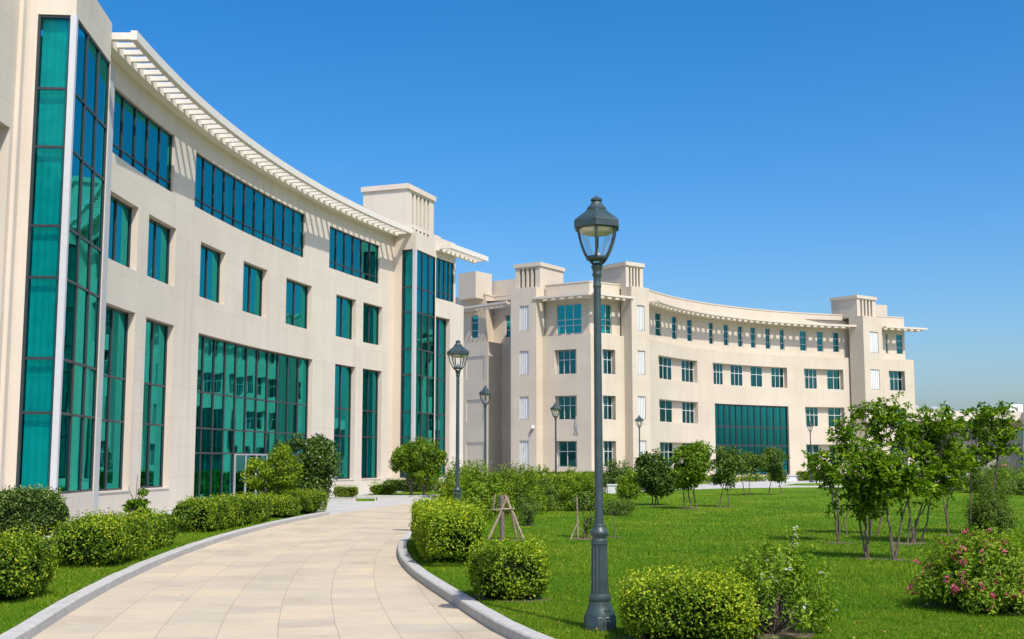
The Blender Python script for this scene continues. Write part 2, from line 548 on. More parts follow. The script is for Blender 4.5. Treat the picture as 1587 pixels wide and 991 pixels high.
def window(parent, path, sa, sb, za, zb, off, cols, rows=(), frame='frame', glass='glass', fw=0.06,
           curtain=None, edges=None, name='window', depth=0.10, hw=None):
    """Frame with mullions and transoms > pane sub-part > curtain or bright fin-strip sub-part."""
    f = MB()
    w = (sb - sa) / cols
    xs = edges or [sa + w * i for i in range(cols + 1)]
    for i, x in enumerate(xs):
        a = x if i == 0 else x - fw / 2
        b = x + fw if i == 0 else (x if i == len(xs) - 1 else x + fw / 2)
        if i == len(xs) - 1:
            a = x - fw
        bar(f, path, a, b, za, zb, off - depth, off)
    for z in [za] + list(rows) + [zb]:
        hh = hw or fw
        lo = za if z == za else (zb - hh if z == zb else z - hh / 2)
        for i in range(len(xs) - 1):
            bar(f, path, xs[i] + (fw if i == 0 else fw / 2), xs[i + 1] - (fw if i == len(xs) - 2 else fw / 2),
                lo, lo + hh, off - depth + 0.01, off - 0.012)
    cx, cy = path.at((sa + sb) / 2, off)
    fo = f.build(name, M[frame], None)
    parent_keep(fo, parent)
    g = MB()
    zr = [za] + list(rows) + [zb]
    for i in range(len(xs) - 1):
        for j in range(len(zr) - 1):
            a, b = xs[i] + 0.004, xs[i + 1] - 0.004
            t1, t2 = random.gauss(0, 0.002), random.gauss(0, 0.002)
            o = off - depth * 0.5
            A, B = path.at(a, o - t1), path.at(b, o + t1)
            A2, B2 = path.at(a, o - t1 + t2), path.at(b, o + t1 + t2)
            z1, z2 = zr[j] + 0.004, zr[j + 1] - 0.004
            g.face([(*A, z1), (*B, z1), (*B2, z2), (*A2, z2)])
    go = g.build('pane', M[glass], None)
    parent_keep(go, fo)
    if curtain:
        for i in range(len(xs) - 1):
            a, b = xs[i] + fw, xs[i + 1] - fw
            W = b - a
            spans = []
            if curtain == 'fin_strips':  # bright strips added for glass fins and reflections beside mullions, not real cloth
                spans = [(b - W * random.uniform(0.16, 0.30), b, za + 0.05, zb - 0.05)]
            elif curtain == 'right':
                spans = [(b - W * 0.72, b, za + 0.05, zb - 0.05)] if i == len(xs) - 2 else [(b - W * random.uniform(.12, .2), b, za + .05, zb - .05)]
            elif curtain == 'mixed':
                if random.random() < 0.7:
                    k = random.uniform(0.15, 0.5)
                    spans.append((b - W * k, b, za + 0.05, zb - 0.05))
                if random.random() < 0.25:
                    spans.append((a, a + W * random.uniform(0.1, 0.3), za + 0.05, zb - 0.05))
            elif curtain == 'full':
                spans = [(a, b, za + 0.05, zb - 0.05)]
            for (s1, s2, zz0, zz1) in spans:
                c = MB()
                n = max(2, int((s2 - s1) / 0.09))
                for k in range(n):
                    q0, q1 = s1 + (s2 - s1) * k / n, s1 + (s2 - s1) * (k + 1) / n
                    amp_ = 0.02 if curtain == 'full' else 0.05
                    d0 = amp_ * (k % 2)
                    d1 = amp_ * ((k + 1) % 2)
                    A, B = path.at(q0, off - depth - 0.14 - d0), path.at(q1, off - depth - 0.14 - d1)
                    c.face([(*A, zz0), (*B, zz0), (*B, zz1), (*A, zz1)])
                co = c.build('curtain', M['curtain'], None)
                parent_keep(co, fo)
    return fo


def pergola(parent, path, s0, s1, z, proj, off=0.0, spacing=0.6, th=0.26, slat=0.14, ends=(True, True), inner=0.24, outer=0.16, mat='pergola'):
    """Slatted sunshade: wall beam, radial slats, outer fascia."""
    mb = MB()
    bar(mb, path, s0, s1, z - th - 0.08, z - 0.02, off + 0.003, off + inner)
    bar(mb, path, s0, s1, z - th, z + 0.04, off + proj - outer, off + proj)
    s = s0 + 0.25
    while s < s1 - 0.2:
        bar(mb, Line(path.at(s - slat / 2, 0), path.at(s + slat / 2, 0)), 0, slat, z - th + 0.05, z - 0.05, off + inner, off + proj - outer)
        s += spacing
    for e, s in zip(ends, (s0, s1)):
        if e:
            a, b = (s, s + 0.18) if s == s0 else (s - 0.18, s)
            bar(mb, path, a, b, z - th + 0.01, z - 0.025, off + inner, off + proj - outer)
    return mb.build('pergola', M[mat], parent)


# ================================================================== SETTING
def sheet(name, poly, z, mat, kind='structure', thick=None, uvfun=None):
    bm = bmesh.new()
    vs = [bm.verts.new((x, y, z)) for x, y in poly]
    f = bm.faces.new(vs)
    if f.normal.z < 0:
        f.normal_flip()
    bm.normal_update()
    if f.normal.z < 0:
        f.normal_flip()
    if thick:
        r = bmesh.ops.extrude_face_region(bm, geom=[f])
        bmesh.ops.translate(bm, vec=(0, 0, -thick), verts=[e for e in r['geom'] if isinstance(e, bmesh.types.BMVert)])
        bmesh.ops.recalc_face_normals(bm, faces=bm.faces)
    bmesh.ops.triangulate(bm, faces=[f for f in bm.faces if len(f.verts) > 4])
    me = bpy.data.meshes.new(name)
    bm.to_mesh(me)
    bm.free()
    me.materials.append(mat)
    o = bpy.data.objects.new(name, me)
    COL.objects.link(o)
    return tag(o, kind=kind)


sheet('ground', [(-1500, -400), (1500, -400), (1500, 2600), (-1500, 2600)], -0.03, M['earth'])
sheet('pavement', [(-60, -30), (90, -30), (90, 135), (-60, 135)], 0.0, M['pave'])


def smooth_line(pts, n=6):
    """Catmull-Rom through the points."""
    out = []
    P = [pts[0]] + list(pts) + [pts[-1]]
    for i in range(1, len(P) - 2):
        p0, p1, p2, p3 = P[i - 1], P[i], P[i + 1], P[i + 2]
        for k in range(n):
            t = k / n
            out.append(tuple(0.5 * (2 * p1[j] + (p2[j] - p0[j]) * t + (2 * p0[j] - 5 * p1[j] + 4 * p2[j] - p3[j]) * t * t
                                    + (3 * p1[j] - p0[j] - 3 * p2[j] + p3[j]) * t ** 3) for j in (0, 1)))
    out.append(tuple(pts[-1]))
    return out


def offset_line(pts, d):
    out = []
    for i, p in enumerate(pts):
        a, b = pts[max(i - 1, 0)], pts[min(i + 1, len(pts) - 1)]
        l = math.hypot(b[0] - a[0], b[1] - a[1]) or 1
        t = ((b[0] - a[0]) / l, (b[1] - a[1]) / l)
        out.append((p[0] - t[1] * d, p[1] + t[0] * d))
    return out


left_edge = [(-3.55, -2.0), (-4.05, 6.5)] + [(ROADC[0] - ROADR * math.cos(a), ROADC[1] + ROADR * math.sin(a)) for a in [(-0.19 + 0.0145 * i) for i in range(22)]]
left_edge = [p for p in left_edge if p[1] < 40.2]
right_edge = smooth_line([(4.2, -2.0), (2.3, 4.0), (0.95, 9.0), (-0.07, 12.15), (-0.62, 14.44), (-1.21, 17.02), (-1.60, 18.9), (-1.97, 21.22), (-2.22, 23.6),
                          (-2.36, 26.0), (-2.40, 30.0), (-2.2, 36.0), (-1.5, 43.0), (0.0, 50.0)])

# the drive: stone strip with arc-length uv
mb = MB()
for i in range(0, 60):
    t0, t1 = i / 60, (i + 1) / 60
    a0 = -0.34 + 0.80 * t0
    a1 = -0.34 + 0.80 * t1
    for j in range(12):
        r0, r1 = ROADR - j * 0.9, ROADR - (j + 1) * 0.9
        P = []
        for (rr, aa) in ((r0, a0), (r1, a0), (r1, a1), (r0, a1)):
            P.append(((ROADC[0] - rr * math.cos(aa), ROADC[1] + rr * math.sin(aa), 0.005), (ROADR * aa, ROADR - rr)))
        mb.face([p[0] for p in P], [p[1] for p in P])
tag(mb.build('road', M['road'], weld=True), kind='structure')


def kerb(pts, side, name='kerb', w=0.17, h=0.12, unit=0.95):
    """Kerb stones along a line; joints are small gaps between stones of one kerb line."""
    mb = MB()
    inner = offset_line(pts, side * w)
    acc = 0.0
    # resample to kerb stone lengths
    d = [0]
    for i in range(1, len(pts)):
        d.append(d[-1] + math.hypot(pts[i][0] - pts[i - 1][0], pts[i][1] - pts[i - 1][1]))

    def samp(line, s):
        for i in range(1, len(d)):
            if s <= d[i]:
                t = (s - d[i - 1]) / (d[i] - d[i - 1] + 1e-9)
                return (line[i - 1][0] * (1 - t) + line[i][0] * t, line[i - 1][1] * (1 - t) + line[i][1] * t)
        return line[-1]
    s = 0.0
    while s < d[-1] - 0.05:
        e = min(s + unit - 0.006, d[-1])
        A, B, C, D = samp(pts, s), samp(pts, e), samp(inner, e), samp(inner, s)
        A2 = tuple(A[k] + (D[k] - A[k]) * 0.10 for k in (0, 1))
        B2 = tuple(B[k] + (C[k] - B[k]) * 0.10 for k in (0, 1))
        hh = h + random.uniform(-0.004, 0.004)
        mb.face([(*A, -0.02), (*B, -0.02), (*B, hh - 0.015), (*A, hh - 0.015)])
        mb.face([(*A, hh - 0.015), (*B, hh - 0.015), (*B2, hh), (*A2, hh)])
        mb.face([(*A2, hh), (*B2, hh), (*C, hh), (*D, hh)])
        mb.face([(*C, -0.02), (*D, -0.02), (*D, hh), (*C, hh)])
        mb.face([(*A, -0.02), (*A, hh - 0.015), (*A2, hh), (*D, hh), (*D, -0.02)])
        mb.face([(*B, hh - 0.015), (*B, -0.02), (*C, -0.02), (*C, hh), (*B2, hh)])
        s += unit
    o = mb.build(name, M['kerb'])
    bm = bmesh.new()
    bm.from_mesh(o.data)
    bmesh.ops.recalc_face_normals(bm, faces=bm.faces)
    bm.to_mesh(o.data)
    bm.free()
    return tag(o, kind='structure')


LZ = 0.10
kerb(left_edge, +1)
kerb(right_edge, -1)
# left lawn strip between the drive and the paving by the building
li = offset_line(left_edge, 0.19)
lo = offset_line(left_edge, 2.75)
lo = [p for p in lo if p[1] < 38.6]
left_poly = li + lo[::-1]
sheet('lawn', left_poly, LZ, M['lawn'], thick=0.12)
# right lawn
ri = offset_line(right_edge, -0.19)
far_edge = [(3.0, 57.5), (5.6, 63.0), (9.0, 67.5), (12.6, 72.0), (18.5, 75.0), (34, 75.5), (60, 75), (60, -2)]
right_poly = ri + far_edge
sheet('lawn', right_poly, LZ, M['lawn'], thick=0.12)
kerb(smooth_line([(0.0, 50.0), (3.0, 57.5), (5.6, 63.0), (9.0, 67.5), (12.6, 72.0), (18.5, 75.0), (34, 75.5), (60, 75)]), +1, unit=1.5, w=0.35)
for poly in ([(17.5, 79.0), (64, 79.0), (64, 91.0), (25, 91.0), (20.5, 87)],
             [(10.0, 78), (13.5, 84), (16.0, 93), (14.0, 95.5), (11.2, 92), (8.2, 82)],
             [(31.0, 104), (68, 104), (68, 126), (43, 121), (36, 112)],
             [(-7.3, 57.2), (-4.4, 57.2), (-3.3, 60), (-3.3, 66), (-4.6, 66), (-6.6, 62)],
             [(-8.5, 52.3), (-6.0, 52.3), (-6.0, 53.8), (-8.6, 53.8)]):
    sheet('lawn', poly, LZ, M['lawn'], thick=0.12)
    kerb(poly + [poly[0]], -1 if sum(poly[i][0] * poly[(i + 1) % len(poly)][1] - poly[(i + 1) % len(poly)][0] * poly[i][1] for i in range(len(poly))) > 0 else 1, unit=1.5, w=0.12, h=0.12)


# ================================================================== BUILDINGS
def off_path(path, off):
    if isinstance(path, Line):
        return Line(path.at(0, off), path.at(path.len, off))
    return Arc(path.c, path.r - off, path.step)


def hit_off(path, px, off, py=600):
    """Position along the path of what a pixel shows on the plane set OFF metres from it."""
    q = off_path(path, off)
    s = q.hit(px, py)
    return s if isinstance(path, Line) else s * path.r / q.r


def cap_poly(mb, pts, z):
    a = sum(pts[i][0] * pts[(i + 1) % len(pts)][1] - pts[(i + 1) % len(pts)][0] * pts[i][1] for i in range(len(pts)))
    mb.face([(*p, z) for p in (pts if a > 0 else pts[::-1])])


def louver_box(parent, c0, fdir, width, depth, z0, z1, slots, mat='plain'):
    """Roof tower: box with cap, its front (along fdir from c0) cut by vertical slots over a dark backing sheet."""
    n = (fdir[1], -fdir[0])
    P = lambda a, b: (c0[0] + fdir[0] * a - n[0] * b, c0[1] + fdir[1] * a - n[1] * b)
    mb = MB()
    front = Line(P(0, 0), P(width, 0))
    sp = width * 0.72 / slots
    m0 = width * 0.17
    ops = [(m0 + sp * i, m0 + sp * (i + 0.55), z1 - 2.3, z1 - 0.42, 0.45) for i in range(slots)]
    ops += [(m0 + sp * i, m0 + sp * (i + 0.55), z1 - 2.75, z1 - 2.52, 0.3) for i in range(slots)]
    wall(mb, front, 0, width, z0, z1 - 0.3, ops)
    for a, b in ((P(0, depth), P(0, 0)), (P(width, 0), P(width, depth)), (P(width, depth), P(0, depth))):
        wall(mb, Line(a, b), 0, Line(a, b).len, z0, z1 - 0.3, [])
    o = mb.build('roof_tower', M[mat], parent)
    c = MB()
    c.prism([P(-.11, -.11), P(width + .11, -.11), P(width + .11, depth + .11), P(-.11, depth + .11)], z1 - 0.3, z1)
    c.build('cap', M[mat], o)
    d = MB()
    for i in range(slots):
        a, b = front.at(m0 + sp * i - 0.02, -0.45), front.at(m0 + sp * (i + 0.55) + 0.02, -0.45)
        d.face([(*a, z1 - 2.8), (*b, z1 - 2.8), (*b, z1 - 0.4), (*a, z1 - 0.4)])
    d.build('louver_infill', M['dark'], o)  # dark sheet closing the slots; their inner shade is painted, no blades here
    return o


# ------------------------------------------------------------------ near office building (left)
LB = empty('office_building', (-13.0, 50.0, 0.0),
           'tall near cream office building with a concave front and teal glass stair bays, left side', 'building')
FA = Arc((74.5, 37.0), 87.56)
ZS, ZH = 0.76, 6.8
mb = MB()
tall = [(1.0, 3.85), (4.9, 7.7), (25.85, 28.33), (29.25, 31.63)]
small = [(1.0, 3.8), (4.83, 7.6), (10.2, 12.92), (14.91, 17.64), (19.85, 22.9), (25.85, 28.3), (29.2, 31.6)]
bands = [(1.04, 7.13, 5), (9.4, 21.95, 11), (24.9, 31.15, 6)]
ops = [(a, b, ZS, ZH, 0.36) for a, b in tall] + [(10.25, 23.15, 0.10, ZH, 0.36)]
ops += [(a, b, 8.25, 10.48, 0.36) for a, b in small] + [(a, b, 11.75, 13.97, 0.2) for a, b, c in bands]
wall(mb, FA, -1.03, 32.95, 0.0, 15.2, ops)
mb.build('wall', M['wall'], LB)
for a, b in tall:
    window(LB, FA, a, b, ZS, ZH, -0.24, 2, (3.05, 4.5), curtain='right', fw=0.07)
for a, b in small:
    window(LB, FA, a, b, 8.25, 10.48, -0.24, 2, (), curtain='right', fw=0.07)
for a, b, c in bands:
    window(LB, FA, a, b, 11.75, 13.97, -0.09, c, (12.13,), curtain='mixed', fw=0.06)
# curtain wall over the entrance, with its doors
edges = [10.25 + 12.9 * i / 11 for i in range(12)]
cwf = window(LB, FA, 10.25, 23.15, 0.10, ZH, -0.22, 11, (2.05, 3.05, 4.5), curtain='fin_strips', fw=0.07, name='window')
for k in range(3):
    a = edges[4] + (edges[7] - edges[4]) * k / 3
    b = edges[4] + (edges[7] - edges[4]) * (k + 1) / 3
    d = MB()
    for (s0, s1, z0, z1) in ((a, a + .05, .1, 2.04), (b - .05, b, .1, 2.04), (a + .05, b - .05, 1.98, 2.04), (a + .05, b - .05, .1, .2)):
        bar(d, FA, s0, s1, z0, z1, -0.21, -0.14)
    do = d.build('door', M['metalgrey'], LB)
    g = MB()
    g.face([(*FA.at(a + .05, -.18), .2), (*FA.at(b - .05, -.18), .2), (*FA.at(b - .05, -.18), 1.98), (*FA.at(a + .05, -.18), 1.98)])
    g.build('pane', M['glass_far'], do)
    h = MB()
    q = FA.at(b - .2, -0.1)
    h.tube([(q[0], q[1], .85), (q[0], q[1], 1.35)], 0.02, 6)
    h.build('handle', M['silver'], do)
pergola(LB, FA, -0.75, 32.9, 15.15, 1.26, 0.0, spacing=0.68, inner=0.36, outer=0.2)
# sill ledges under the tall windows
for a, b in tall:
    mb = MB()
    bar(mb, FA, a + 0.004, b - 0.004, ZS - 0.05, ZS + 0.003, -0.34, 0.03)
    mb.build('sill', M['plain'], LB)
# near stair bay
c1, c2 = (-12.12, 32.0), (-12.50, 36.0)
BF = Line(c1, c2)
BR = Line((-13.5, 31.88), c1)
TZ = (3.02, 4.48, 6.68, 8.1, 10.3, 11.95)
ga, gb = hit_off(BF, 88, 0, 700), hit_off(BF, 144.5, 0, 766)
ga = 0.14
ra, rb = hit_off(BR, 23.5, 0, 760), BR.len - 0.12
mb = MB()
wall(mb, BF, 0.0, BF.len, 0.0, 15.32, [(ga, gb, 0.84, 14.05, 0.08)])
mb.build('wall', M['wall'], LB)
mb = MB()
wall(mb, BR, 0.0, BR.len, 0.0, 15.32, [(ra, rb, 0.84, 14.05, 0.08)])
q0, q1 = FA.at(-1.03), BF.at(BF.len)
wall(mb, Line(q1, q0), 0, Line(q1, q0).len, 0, 15.2, [])
cap_poly(mb, [BR.at(0), c1, c2, (-16, 36.0), (-16, 31.9)], 15.32)
mb.build('wall', M['plain'], LB)
window(LB, BF, ga, gb, 0.84, 14.05, -0.02, 3, TZ, fw=0.07)
window(LB, BR, ra, rb, 0.84, 14.05, -0.02, 1, TZ, glass='glass_light', curtain='full', fw=0.07)
mb = MB()
bar(mb, BR, BR.len - 0.14, BR.len + 0.01, 0.84, 14.05, 0.004, 0.033)
bar(mb, BF, -0.03, 0.13, 0.84, 14.05, 0.004, 0.03)
mb.build('corner_post', M['silver'], LB)
mb = MB()
bar(mb, FA, 0.50, 0.93, 0.0, 14.5, 0.003, 0.06)  # flush grey strip; shade of the recess beside the bay put into its colour
mb.build('recess_shade_strip', M['strip'], LB)
# wall with loggia nearer than the bay
NW = Line((-13.5, 13.0), (-13.5, 31.87))
mb = MB()
wall(mb, NW, 0, NW.len, 0, 15.32, [(8.0, 18.3, 0.9, 10.64, 1.1)])
mb.build('wall', M['wall'], LB)
window(LB, NW, 8.0, 18.3, 0.9, 10.64, -0.9, 6, (4.2, 7.4), curtain='mixed')
mb = MB()
bar(mb, NW, 18.5, 18.72, 0.0, 15.3, 0.003, 0.12)
mb.build('pilaster', M['plain'], LB)
# far stair bay
T1, T2 = (-5.6, 68.4), (-4.64, 71.35)
q = FA.at(32.95)
BR2, BF2 = Line(q, T1), Line(T1, T2)
ra, rb = hit_off(BR2, 620.7, 0, 600), BR2.len - 0.17
ga, gb = 0.15, hit_off(BF2, 674.8, 0, 550)
T2Z = (3.05, 4.5, 6.65, 8.15, 10.3, 11.75)
mb = MB()
wall(mb, BR2, 0, BR2.len, 0, 15.0, [(ra, rb, ZS, 13.97, 0.08)])
wall(mb, BF2, 0, BF2.len, 0, 15.0, [(ga, gb, ZS, 13.97, 0.08)])
cap_poly(mb, [q, T1, T2, (-7.0, 72.3)], 15.0)
mb.build('wall', M['plain'], LB)
window(LB, BR2, ra, rb, ZS, 13.97, -0.02, 1, T2Z, glass='glass_light', curtain='full', fw=0.08)
window(LB, BF2, ga, gb, ZS, 13.97, -0.02, 3, T2Z, curtain='fin_strips', fw=0.08)
mb = MB()
bar(mb, BR2, BR2.len - 0.17, BR2.len + 0.02, ZS, 13.97, 0.004, 0.05)
bar(mb, BF2, -0.048, 0.14, ZS, 13.97, 0.004, 0.046)
mb.build('corner_post', M['silver'], LB)
# end wing right of the far bay
EW = Line(T2, (-3.02, 75.0))
e718 = hit_off(EW, 718, 0, 600)
e707 = hit_off(EW, 706, 0, 430)
EW = Line(T2, EW.at(e718))
a5, b5 = 0.12, hit_off(EW, 697, 0, 600)
b4 = hit_off(EW, 703.5, 0, 430)
mb = MB()
wall(mb, EW, 0, e718, 0, 11.45, [(a5, b5, ZS, 10.4, 0.4)])
wall(mb, EW, 0, e707, 11.45, 15.25, [(0.1, b4, 11.5, 13.97, 0.12)])
E0, E1 = EW.at(e718), EW.at(e707)
bk = FA.at(39.0, -14)
wall(mb, Line(E0, bk), 0, Line(E0, bk).len, 0, 11.45, [])
bk2 = FA.at(38.2, -14)
wall(mb, Line(E1, bk2), 0, Line(E1, bk2).len, 11.45, 15.25, [])
cap_poly(mb, [E1, E0, bk, bk2], 11.45)
mb.build('wall', M['wall'], LB)
window(LB, EW, a5, b5, ZS, 10.4, -0.28, 2, T2Z[:5], curtain='right', fw=0.07)
window(LB, EW, 0.1, b4, 11.5, 13.97, -0.04, 4, (11.9,), curtain='mixed', fw=0.06)
pergola(LB, EW, 0.05, e707 + 2.6, 14.72, 1.05, 0.0, spacing=0.62)
# roof, parapet wall, rear wall
mb = MB()
for s0, s1, z in ((-1.0, 33.0, 14.9),):
    cs = cuts(FA, s0, s1)
    for i in range(len(cs) - 1):
        A, B, C, D = FA.at(cs[i], -0.02), FA.at(cs[i + 1], -0.02), FA.at(cs[i + 1], -14), FA.at(cs[i], -14)
        mb.face([(*A, z), (*D, z), (*C, z), (*B, z)])
cap_poly(mb, [FA.at(32.9, 0), T2, E1, bk2, FA.at(33, -14)], 14.9)
cap_poly(mb, [(-13.5, 13), (-13.5, 31.9), (-12.9, 36.0), (-28, 36.0), (-28, 13)], 15.1)
mb.build('roof', M['greywall'], LB)
mb = MB()
bar(mb, FA, -1.0, 38.6, 0, 15.2, -14.3, -14)
bar(mb, Line((-28.0, 13), (-28.0, 37.4)), 0, 24, 0, 15.2, -0.3, 0)
bar(mb, Line((-28.0, 13), (-13.55, 13)), 0, 14.4, 0, 15.2, -0.3, 0)
mb.build('rear_wall', M['plain'], LB)
mb = MB()
for z in (7.45, 11.05):
    bar(mb, FA, 0.8, 32.9, z, z + 0.3, -7.0, -0.75)
    mb.prism([(-14.3, 32.3), (-12.6, 32.4), (-12.95, 35.9), (-16.5, 35.9)], z, z + 0.28)
    mb.prism([(-7.6, 70.2), (-5.9, 69.3), (-5.0, 71.4), (-3.9, 74.2), (-6.8, 74.5)], z, z + 0.28)
bar(mb, FA, 0.0, 38.2, 0.02, 14.8, -7.2, -7.0)
bar(mb, Line((-17.2, 19), (-17.2, 36.4)), 0, 17.4, 0.02, 14.8, -0.2, 0)
for s in (9.0, 24.0):
    a, b = FA.at(s, -6.9), FA.at(s, -0.5)
    bar(mb, Line(a, b), 0, 6.4, 0.02, 14.8, -0.1, 0.1)
mb.build('interior', M['interior'], LB)
# lift tower on the roof; louvred side faces the lawn
c = (-6.16, 68.9)
louver_box(LB, c, (0.35, 0.937), 3.8, 2.9, 14.9, 17.95, 5)
mb = MB()
bar(mb, EW, -0.1, e707 - 0.1, 14.9, 15.75, -1.2, -1.0)
mb.build('parapet', M['plain'], LB)

# ------------------------------------------------------------------ far office building
FB = empty('office_building', (20.0, 104.0, 0.0),
           'far cream office building with slatted roof shades and louvred roof towers, curving behind the lawn', 'building')
K = (6.07, 91.74)
KL, KR = Line((2.2, 94.30), K), Line(K, (8.98, 93.99))
TA, TB, TC = Line((-.09, 94.74), (1.90, 93.42)), Line((9.40, 93.18), (10.91, 94.34)), Line((33.25, 112.4), (35.6, 114.2))
WG = Arc((41.91, 81.18), 34.11, 0.8)
EB = Line((35.25, 114.5), (39.16, 116.15))
w0, w1 = WG.hit(1006, 600), WG.hit(1327, 600)
DP = 0.42


def far_wall(path, s0, s1, groups, extra=(), z1=11.5):
    """Wall with recesses; a recess may hold several windows, its back is wall between them."""
    mb = MB()
    ops = []
    for (pa, pb, za, zb, wins) in groups:
        ops.append((max(s0 + .05, path.hit(pa)), min(s1 - .05, path.hit(pb)), za, zb, DP))
    wall(mb, path, s0, s1, 0, z1, ops + list(extra))
    for (pa, pb, za, zb, wins), o in zip(groups, ops):
        e = [o[0]]
        for (wa, wb) in wins:
            e += [max(o[0] + .02, hit_off(path, wa, -DP)), min(o[1] - .02, hit_off(path, wb, -DP))]
        e.append(o[1])
        for i in range(0, len(e), 2):
            if e[i + 1] - e[i] > 0.03:
                bar(mb, path, e[i], e[i + 1], za, zb, -DP - 0.1, -DP + 0.002)
        for i in range(1, len(e) - 1, 2):
            window(FB, path, e[i], e[i + 1], za, zb, -DP + 0.03, (3 if random.random() < .45 else 2), (za + (zb - za) * .6,),
                   'white_frame', 'glass_far', 0.05, 'mixed')
    mb.build('wall', M['wall_far'], FB)


R3, R2, R1 = (8.45, 10.35), (4.9, 6.75), (1.25, 3.25)
G1 = (1021.2, 1081.3, [(1021.2, 1041), (1056, 1076)])
G2 = (1105.3, 1220.4, [(1105.3, 1120.5), (1132, 1151), (1163, 1181.6), (1195, 1214.5)])
G3 = (1246.6, 1307.6, [(1247, 1266.4), (1281.5, 1301.7)])
gs = [(g[0], g[1], r[0], r[1], g[2]) for g in (G1, G3) for r in (R3, R2, R1)] + [(G2[0], G2[1], R3[0], R3[1], G2[2])]
cwa, cwb = WG.hit(1107.2), WG.hit(1221)
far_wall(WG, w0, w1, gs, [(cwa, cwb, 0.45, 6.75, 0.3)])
window(FB, WG, cwa, cwb, 0.45, 6.75, -0.18, 12, (3.1, 4.75), 'frame', 'glass_entry', 0.05, 'fin_strips', hw=0.13)
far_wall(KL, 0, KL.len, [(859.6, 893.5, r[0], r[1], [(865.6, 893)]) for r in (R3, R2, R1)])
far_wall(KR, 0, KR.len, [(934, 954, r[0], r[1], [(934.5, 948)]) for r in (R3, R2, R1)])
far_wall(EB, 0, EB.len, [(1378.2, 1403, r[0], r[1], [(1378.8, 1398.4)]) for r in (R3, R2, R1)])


def meet(a, b):
    """Intersection of two lines given as Line objects."""
    det = a.d[0] * b.d[1] - a.d[1] * b.d[0]
    wx, wy = b.p0[0] - a.p0[0], b.p0[1] - a.p0[1]
    t = (wx * b.d[1] - wy * b.d[0]) / det
    return a.at(t)


SB = 0.5
kl, kr = off_path(KL, -SB), off_path(KR, -SB)
Kt = meet(kl, kr)
KLt, KRt = Line(kl.p0, Kt), Line(Kt, kr.p1)
WGt = off_path(WG, -SB)
EBt = off_path(EB, -SB)


def top_floor(path, s0, s1, wins, za=12.05, zb=13.98, cols=1, rows=(.33, .68), glass='glass_far'):
    mb = MB()
    ops = [(max(s0 + .03, path.hit(a, 500)), min(s1 - .03, path.hit(b, 500)), za, zb, 0.16) for a, b in wins]
    wall(mb, path, s0, s1, 11.3, 15.65, ops)
    bar(mb, path, s0 + .01, s1 - .01, 15.62, 15.72, -0.25, 0.04)
    mb.build('wall', M['plain_far'], FB)
    for o in ops:
        window(FB, path, o[0], o[1], za, zb, -0.08, cols, [za + (zb - za) * r for r in rows], 'white_frame', glass, 0.045, 'mixed')


z3 = lambda xs, x0: [(x0 + a / 4.955, x0 + b / 4.955) for a, b in xs]
tops = z3([(78, 122), (205, 242), (322, 360), (488, 522), (600, 638), (710, 746), (808, 846), (920, 958)], 1000)
tops += [(1208, 1215), (1239, 1249), (1265.5, 1275), (1290, 1299.5)]
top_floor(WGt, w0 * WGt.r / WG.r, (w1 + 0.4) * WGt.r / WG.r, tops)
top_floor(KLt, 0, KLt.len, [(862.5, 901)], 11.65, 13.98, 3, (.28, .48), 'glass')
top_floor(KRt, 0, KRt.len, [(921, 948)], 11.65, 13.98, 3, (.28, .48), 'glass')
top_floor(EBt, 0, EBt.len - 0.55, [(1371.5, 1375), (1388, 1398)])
# ledges on the third-floor wall heads
mb = MB()
for path, s0, s1 in ((WG, w0, w1), (KL, 0, KL.len), (KR, 0, KR.len), (EB, 0, EB.len)):
    cs = cuts(path, s0, s1)
    for i in range(len(cs) - 1):
        A, B, C, D = path.at(cs[i], 0), path.at(cs[i + 1], 0), path.at(cs[i + 1], -SB - 0.01), path.at(cs[i], -SB - 0.01)
        mb.face([(*A, 11.5), (*B, 11.5), (*C, 11.5), (*D, 11.5)])
mb.build('ledge', M['plain_far'], FB)
for p, s0, s1, z in ((WGt, w0 + 0.3, w1 + 0.7, 14.52), (KLt, 0.0, KLt.len + 0.75, 14.52), (KRt, -0.75, KRt.len, 14.524), (EBt, 0.2, EBt.len + 1.0, 14.52)):
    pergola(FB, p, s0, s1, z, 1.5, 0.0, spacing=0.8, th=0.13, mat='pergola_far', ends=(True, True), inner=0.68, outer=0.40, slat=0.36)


def stair_tower(F_, back, xs, rows, depth=5.0):
    mb = MB()
    n = F_.n
    ops = []
    for (za, zb) in rows:
        ops.append((F_.hit(xs[0]), F_.hit(xs[1]), za, zb, 0.14))
    wall(mb, F_, 0, F_.len, 0, 15.4, ops)
    B0, B1 = F_.at(0, -back[0]), F_.at(F_.len, -back[1])
    for a, b in ((B0, F_.p0), (F_.p1, B1)):
        wall(mb, Line(a, b), 0, Line(a, b).len, 0, 15.4, [])
    cap_poly(mb, [F_.p0, F_.p1, F_.at(F_.len, -3.5), F_.at(0, -3.5)], 15.4)
    o = mb.build('stair_tower', M['wall_far'], FB)
    for (sa, sb, za, zb, d) in ops:
        lv = MB()
        k = 5
        w = (sb - sa) / k
        for i in range(k):
            bar(lv, F_, sa + w * i + 0.03, sa + w * (i + 1) - 0.03, za + 0.04, zb - 0.04, -0.13, -0.07)
        bar(lv, F_, sa, sb, za, zb, -0.16, -0.14)
        lv.build('louver_infill', M['louver_infill'], o)
    return o


